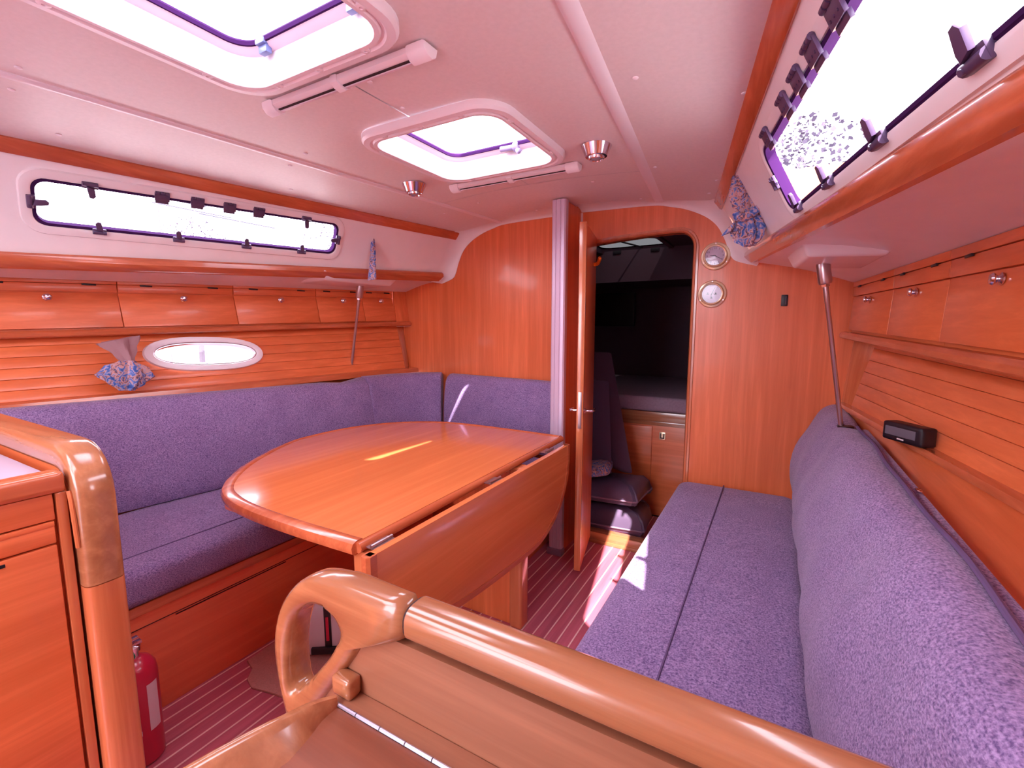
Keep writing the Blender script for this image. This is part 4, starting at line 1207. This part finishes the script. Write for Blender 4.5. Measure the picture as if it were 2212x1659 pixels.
# ------------------------------------------------------------------ chart table, partition and looped handrail in front
T = thing('partition_handrail', 'looped varnished handrail on the partition at the head of the starboard settee', 'handrail', (-.2, .415, 0))
yc = .415
outer = [(-.632, .585), (-.648, .65), (-.655, .71), (-.640, .765), (-.605, .815), (-.560, .845), (-.505, .856), (-.445, .857), (-.378, .857)]
inner_r = [(-.378, .812), (-.415, .810), (-.438, .803), (-.452, .785), (-.478, .745), (-.513, .700), (-.550, .650), (-.585, .59)]
ol = [(p.x, p.y) for p in spline([(a, b, 0) for a, b in outer], 5)]
il = [(p.x, p.y) for p in spline([(a, b, 0) for a, b in inner_r], 5)]
hole = [(-.622, .660), (-.616, .720), (-.598, .770), (-.566, .797), (-.535, .803), (-.512, .792), (-.508, .770), (-.524, .738), (-.555, .700), (-.590, .662), (-.608, .645)]
hl = [(p.x, p.y) for p in spline([(a, b, 0) for a, b in hole], 4, closed=True)]
# loop body: rounded section swept between outer outline and hole, by radial rings round the hole centre
hc = Vector((-.568, .735, 0))
def ray_hit(poly, c, a):
    d = (math.cos(a), math.sin(a)); best = None
    for i in range(len(poly)):
        p, q = poly[i], poly[(i + 1) % len(poly)]
        ex_2, ey_2 = q[0] - p[0], q[1] - p[1]
        det = d[0] * -ey_2 + ex_2 * d[1]
        if abs(det) < 1e-12: continue
        rx, ry = p[0] - c[0], p[1] - c[1]
        t = (rx * -ey_2 + ex_2 * ry) / det; s = (d[0] * ry - d[1] * rx) / det
        if t > 0 and -1e-6 <= s <= 1 + 1e-6: best = t if best is None or t > best else best
    return best
body = ol + il
mb = MB(); n = 96; rings = []
for k in range(n):
    a = 2 * PI * k / n
    ro = ray_hit(body, hc, a); ri = ray_hit(hl, hc, a)
    d = Vector((math.cos(a), 0, math.sin(a))); c0 = Vector((hc.x, 0, hc.y))
    hw = .025; ring = []
    m_ = 16
    rm, rh = (ro + ri) / 2, (ro - ri) / 2
    for j in range(m_):
        th = 2 * PI * j / m_
        cr = math.copysign(abs(math.cos(th)) ** (.5 if rh > .03 else .75), math.cos(th)); sr = math.copysign(abs(math.sin(th)) ** .75, math.sin(th))
        ring.append(c0 + d * (rm + rh * cr) + Vector((0, yc + hw * sr, 0)))
    rings.append(ring)
rings.append(rings[0])
mb.loft(rings, caps=False); bmesh.ops.remove_doubles(mb.bm, verts=mb.bm.verts, dist=1e-5)
mb.build('loop', MX, T, ang=70)
mb = MB(); sq_sweep(mb, [(x, yc, .8345) for x in (-.374, -.2, 0, .2, .46)], .026, .0225, 24, .72); mb.build('rail', MX, T, ang=60)
mb = MB(); sq_sweep(mb, [(-.3775, yc, .8345), (-.3735, yc, .8345)], .0245, .021, 24, .72); mb.build('joint', DARKWOOD, T)
mb = MB(); mb.prism([(-.45, .80), (.34, .80), (.34, 0), (-.60, 0), (-.60, .60)], 'y', .402, .426, .002); mb.build('panel', DESK, T)
mb = MB(); mb.box(-.503, -.466, .379, .403, .699, .728, .007, 3); mb.build('corner_block', MX, T)

T = thing('chart_table', 'brown chart table with a hinged lid and curved raised edge in the foreground', 'table', (-.15, .2, .64))
ZT = .700
mb = MB(); mb.prism([(-.50, .401), (-.49, .373), (.34, .373), (.34, .401)], 'z', .655, ZT, .001); mb.build('rear_strip', DESK, T)
mb = MB(); mb.prism([(-.478, .369), (-.484, .30), (-.50, .18), (-.52, .05), (-.53, -.15), (.34, -.15), (.34, .369)], 'z', .655, ZT - .001, .002); mb.build('lid', LIDW, T)
mb = MB()
for k in range(19):
    x0 = -.485 + k * .042; mb.tube([(x0, .371, ZT), (x0 + .0405, .371, ZT)], .0026, 8)
mb.build('piano_hinge', SILVER, T)
fp = spline([(-.482, .372, ZT + .004), (-.494, .345, ZT + .010), (-.500, .310, ZT + .015), (-.508, .272, ZT + .019), (-.522, .213, ZT + .021), (-.540, .12, ZT + .021), (-.550, -.15, ZT + .021)], 5)
mb = MB(); rings = []
for i, p in enumerate(fp):
    a = fp[max(i-1, 0)]; b = fp[min(i+1, len(fp)-1)]; t = (b - a).normalized(); nn = Vector((t.y, -t.x, 0)).normalized()
    if nn.x > 0: nn = -nn
    f = min(1, i / 12)
    w = lerp(.006, .014, f)
    rings.append([p - nn * (w * .9 + .03 * f) + Vector((0, 0, ZT - p.z - .002)), p - nn * w * .9, p - nn * w * .4 + Vector((0, 0, .006)), p + nn * w * .4 + Vector((0, 0, .006)), p + nn * w, p + nn * w + Vector((0, 0, -.02)), p + nn * w * .8 + Vector((0, 0, -.07)), p - nn * (w * .9 + .03 * f) + Vector((0, 0, -.07))])
mb.loft(rings); mb.build('raised_edge', MX, T, ang=50)
mb = MB(); mb.prism([(-.485, .395), (-.50, .30), (-.52, .18), (-.545, .0), (-.555, -.15), (.34, -.15), (.34, .395)], 'z', .0, .656, .002); mb.build('pedestal', DESK, T)

# white bag with a black and red clip, and a thin rod, on the sole beyond the loop
T = thing('white_bag', 'white bag with a black and red strap seen through the handrail loop', 'bag', (-1.36, 1.05, 0.008))
MW = Matrix.Translation((-1.38, 1.07, .009)) @ Matrix.Rotation(math.radians(35), 4, 'Z')
mb = MB(MW); cushion(mb, -.16, .16, -.07, .07, 0, .20, .03); mb.build('sack', mat('white_sack', (0.62, 0.50, 0.55), 0.6), T)
mb = MB(MW); mb.box(-.012, .012, -.075, -.069, .03, .20, .002); mb.box(-.06, .06, -.082, -.069, .02, .045, .004); mb.build('black_strap', BLACK, T)
mb = MB(MW); mb.box(-.005, .005, -.079, -.074, .07, .16, .001); mb.build('red_strap', RED, T)
T = thing('thin_rod', 'thin pale metal rod standing behind the handrail under the table', 'rod', (-1.24, .98, .008))
mb = MB(); mb.tube([(-1.225, .95, .008), (-1.20, 1.00, .36)], .006, 10); mb.build('shaft', STEEL, T)

# ------------------------------------------------------------------ fore cabin beyond the door
T = thing('berth_cabinet', 'dark wooden berth front beyond the open door with a brass latch', 'cabinet', (-.6, 2.95, 0))
mb = MB(); mb.box(-1.75, .3, 2.92, 4.2, 0, .60, .002); mb.build('box', WX, T)
mb = MB(); mb.box(-1.75, .3, 2.90, 2.922, .612, .672, .006); mb.box(-1.75, .3, 2.905, 2.922, .585, .612, .004); mb.build('top_rail', MX, T)
mb = MB(); mb.box(-1.10, -.648, 2.912, 2.922, .225, .575, .003); mb.build('door', WX, T)
mb = MB(); mb.box(-.604, -.566, 2.913, 2.921, .498, .545, .002); L_ = mb.build('latch', BRASS, T)
mb = MB(); mb.box(-.598, -.572, 2.911, 2.914, .506, .538); mb.build('latch_recess', BLACK, T)
mb = MB(); mb.box(-.591, -.579, 2.908, 2.912, .514, .538); mb.build('latch_tongue', BRASS, T)
T = thing('berth_mattress', 'grey mattress on the berth in the dark fore cabin', 'mattress', (-.7, 3.4, .672))
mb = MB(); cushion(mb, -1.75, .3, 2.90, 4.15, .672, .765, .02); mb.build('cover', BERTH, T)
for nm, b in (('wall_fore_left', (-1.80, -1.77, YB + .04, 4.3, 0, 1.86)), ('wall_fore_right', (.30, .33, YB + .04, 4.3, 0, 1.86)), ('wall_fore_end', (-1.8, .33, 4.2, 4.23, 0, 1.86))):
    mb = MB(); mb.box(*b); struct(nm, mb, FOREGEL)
mb = MB()
fx0, fx1, fy0, fy1 = -1.20, -.70, 3.02, 3.50
for b in ((-1.8, fx0, YB + .03, 4.23), (fx1, .33, YB + .03, 4.23), (fx0, fx1, YB + .03, fy0), (fx0, fx1, fy1, 4.23)): mb.box(b[0], b[1], b[2], b[3], 1.76, 1.78)
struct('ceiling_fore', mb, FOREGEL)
mb = MB(); mb.box(-1.78, .30, 3.5, 4.2, 1.535, 1.55); mb.box(-1.78, .30, 3.48, 3.5, 1.53, 1.76); struct('trim_20', mb, FOREGEL)
T = thing('fore_cabin_hatch', 'pale hatch in the fore cabin ceiling seen through the doorway', 'hatch', (-.95, 3.26, 1.76))
cx, cy = (fx0 + fx1) / 2, (fy0 + fy1) / 2
def lp(d, zz, r=.06): return [(p[0], p[1], zz) for p in rr((fx1 - fx0) / 2 + d, (fy1 - fy0) / 2 + d, r, 5, cx, cy)]
mb = MB(); mb.loft([lp(.03, 1.762), lp(.03, 1.748), lp(.0, 1.748), lp(-.004, 1.78), lp(-.02, 1.785)], caps=False); mb.build('frame', FOREGEL, T)
mb = MB(); mb.bm.faces.new([mb._v(p) for p in lp(-.004, 1.782)]); mb.build('pane', SMOKE, T)
mb = MB(); mb.tube([(-1.02, fy0, 1.776), (-.90, fy1, 1.776)], .006, 8); mb.build('stay', BLACK, T)
for x in (-1.08, -.80):
    mb = MB(); mb.box(x - .03, x + .03, fy1 - .03, fy1, 1.735, 1.76, .003); mb.build('handle', BLACK, T)
mb = MB(); mb.box(-1.0, -.98, fy0 + .0, fy0 + .02, 1.75, 1.775, .002); mb.build('catch', BLACK, T)
T = thing('cabin_screen', 'black flat screen on the dark fore cabin wall', 'screen', (-1.3, 4.19, 1.2))
mb = MB(); mb.box(-1.62, -1.12, 4.16, 4.20, 1.20, 1.50, .01); mb.build('panel', BLACK, T)

# loose cushions piled inside the doorway
def flat_cushion(cx, cy, z0, hx, hy, h, rot, lab, m=VINYL, tilt=0.0, seed=1):
    T = thing('loose_cushion', lab, 'cushion', (cx, cy, z0), 'loose cushions on the fore cabin floor')
    MQ = Matrix.Translation((cx, cy, z0)) @ Matrix.Rotation(math.radians(rot), 4, 'Z') @ Matrix.Rotation(math.radians(tilt), 4, 'Y')
    rnd = random.Random(seed); mb = MB(MQ); N_ = 40; rings = []
    base = rr(hx, hy, .02, 9)
    for (f, zf) in ((.30, 0.0), (.80, .0), (.94, .10), (1.0, .26), (1.0, .32), (.94, .62), (.80, .86), (.45, 1.0), (.1, 1.02)):
        rings.append([(p[0] * f + .006 * math.sin(9 * i * 2 * PI / len(base) + seed), p[1] * f + .006 * math.cos(7 * i * 2 * PI / len(base)), h * zf + (.006 * math.sin(5 * i * 2 * PI / len(base) + seed * 2) if .05 < zf < .9 else 0)) for i, p in enumerate(base)])
    mb.loft(rings); mb.build('cover', m, T, ang=60)
    mb = MB(MQ); bb = [(p[0] * 1.0, p[1] * 1.0, h * .29) for p in rr(hx, hy, .02, 6)]; mb.tube(bb + [bb[0]], .005, 6); mb.build('piping', mat('mauve_piping', (0.28, 0.16, 0.24), 0.5), T)
flat_cushion(-.800, 2.66, .001, .20, .15, .15, 6, 'grey vinyl cushion lying on the fore cabin floor, lowest of the pile', seed=2)
flat_cushion(-.810, 2.67, .168, .195, .15, .13, -4, 'grey vinyl cushion on top of the lowest one', tilt=-4, seed=4)
T = thing('floral_pillow', 'pink and blue floral pillow tucked on the cushion pile behind the door', 'pillow', (-.90, 2.62, .27))
MQ = Matrix.Translation((-.90, 2.60, .318)) @ Matrix.Rotation(math.radians(10), 4, 'Z') @ Matrix.Rotation(math.radians(-12), 4, 'Y')
mb = MB(MQ); cushion(mb, -.10, .10, -.09, .09, 0, .07, .03); mb.build('cover', PRINT, T)
def leaning(x0, x1, zt, lab, d, m):
    T = thing('leaning_cushion', lab, 'cushion', (x0, 2.72, .33), 'cushions leaning behind the door')
    mb = MB(); a = Vector((x0, 2.75 + d, .36)); b = Vector((x1, 2.70 + d, .31)); c_ = Vector((-.945 - d * .2, 2.80 + d, zt)); e = Vector((-1.06, 2.82 + d, zt))
    q = [a, b, c_, e]; n_ = Vector((0.1, -.06, .02))
    mb.hexa([p for p in q], [p + n_ * .7 for p in q], .012, 3); mb.build('cover', m, T)
leaning(-1.05, -.765, 1.03, 'tall dark cushion leaning behind the door, the right one', 0.02, VINYL2)
leaning(-1.10, -.87, .86, 'curved grey cushion leaning behind the door, the left one', -.05, VINYL)

# ------------------------------------------------------------------ after end behind the camera (seen only in reflections)
mb = MB()
for b in ((-2.6, -1.4, 0, 1.9), (-.57, .95, 0, 1.9), (-1.4, -.57, 0, .35)): mb.box(b[0], b[1], YA - .03, YA, b[2], b[3])
struct('wall_back', mb, GEL)
for sg, nm in ((-1, 'wall_after_left'), (1, 'wall_after_right')):
    mb = MB(); x = -2.55 if sg < 0 else .72
    mb.box(x - .015, x + .015, YA, .35 if sg < 0 else .5, 0, 1.5)
    struct(nm, mb, WY)

# side decks outside, over the lockers
for sg, nm in ((-1, 'deck_left'), (1, 'deck_right')):
    mb = MB(); rings = []
    for i in range(9):
        Y = lerp(YA, 4.4, i / 8); a = val_t(Y) if Y < 2.3 else val_t(2.3)
        rings.append([(CL + sg * (a[0] + .012), Y, a[1] - .02), (CL + sg * (a[0] + .05), Y, a[1] - .03), (CL + sg * 2.0, Y, 1.42)])
    mb.loft(rings, closed=False); o = mb.build('floor_' + nm, GEL); o['kind'] = 'structure'
# canvas roll over the hatches and arch over the companionway, added to block sun
T = thing('sun_blocker', 'added roll of white canvas blocking sun above the deck hatches, outside', 'sun_blocker', (-.58, 0, 2.8))
mb = MB(); mb.tube([(-.75, -2.6, 2.80), (-.535, 0, 2.82), (-.35, 2.2, 2.84)], .19, 16); mb.build('blocker_roll', DIFFUSER, T)
mb = MB(); mb.tube([(-.76, -2.8, 2.66), (-.33, 2.4, 2.70)], .05, 12); mb.build('spar', ALU, T)  # bare spar added beneath the sun-blocking roll
T = thing('sun_shield', 'added white canvas sun shield arched over the companionway, outside behind the camera', 'shield', (CL, -.8, 1.85))
mb = MB(); mb.loft([[(CL + .85 * math.cos(a), y, 1.90 + h * math.sin(a)) for a in [PI * k / 12 for k in range(13)]] for y, h in ((-.02, .05), (-.15, .28), (-.6, .42), (-1.6, .48))], closed=False)
mb.build('shield_arch', DIFFUSER, T)
# ------------------------------------------------------------------ marina outside: pale masts and quay beyond the windows
def mast(x, y, h, lab):
    SPAR = bpy.data.materials.get('dull_spar') or mat('dull_spar', (0.10, 0.09, 0.12), 0.6)
    T = thing('mast', lab, 'mast', (x, y, -1.0), 'yacht masts outside')
    mb = MB(); mb.tube([(x, y, -1), (x, y, h)], .035, 8); mb.build('spar', SPAR, T)
    mb = MB(); mb.tube([(x, y - 1.2, h * .5), (x, y + 1.2, h * .5)], .025, 6); mb.build('spreader', SPAR, T)
for i, (x, y, h) in enumerate([(-14, 6.2, 9), (-17, 8.6, 10), (-15, 8.9, 9)]): mast(x, y, h, ['mast outside seen through the left half of the porthole', 'mast outside seen through the middle of the porthole', 'mast outside seen through the right end of the porthole'][i])

def tree(x, y, h, r, lab, seed):
    rnd = random.Random(seed)
    T = thing('quay_tree', lab, 'tree', (x, y, -1.0), 'trees on the quay outside')
    mb = MB(); mb.tube([(x, y, -1), (x + .1, y, h * .55), (x, y + .1, h * .8)], [.22, .14, .06], 8); mb.build('trunk', TREE_BARK, T)
    mb = MB()
    for k in range(2200):
        a, b = rnd.random() * 2 * PI, rnd.random() * PI; q = rnd.random() ** .4
        c = Vector((x + r * q * math.cos(a) * math.sin(b), y + r * q * math.sin(a) * math.sin(b), h * .68 + h * .34 * q * math.cos(b)))
        s_ = .025 + .05 * rnd.random(); u = Vector((rnd.uniform(-1, 1), rnd.uniform(-1, 1), rnd.uniform(-1, 1))).normalized() * s_
        w = u.cross(Vector((rnd.uniform(-1, 1), rnd.uniform(-1, 1), 1))).normalized() * s_
        mb.poly([c - u, c - w, c + u * .8, c + w])
    mb.build('foliage', TREE_LEAF, T, smooth=False)
TREE_BARK = mat('bark', (0.05, 0.035, 0.05), 0.9); TREE_LEAF = mat('leaf', (0.10, 0.075, 0.11), 0.8)
for i, (x, y, h, r) in enumerate([(0.2, 13.5, 6.0, 1.9), (4.6, 14.0, 5.4, 1.8), (9.5, 12.0, 5.2, 1.9)]):
    tree(x, y, h, r, ['tree outside behind the forward corner of the starboard window', 'tree outside behind the middle of the starboard window', 'tree outside beyond the starboard window, hidden by the ledge'][i], i + 3)
for i, (x, y, h, r) in enumerate([(-26, 21.5, 8.2, 2.4), (-31, 15.5, 7.6, 2.4)]):
    tree(x, y, h, r, ['tree outside behind the forward end of the port window', 'tree outside, left of the other tree behind the port window'][i], i + 9)
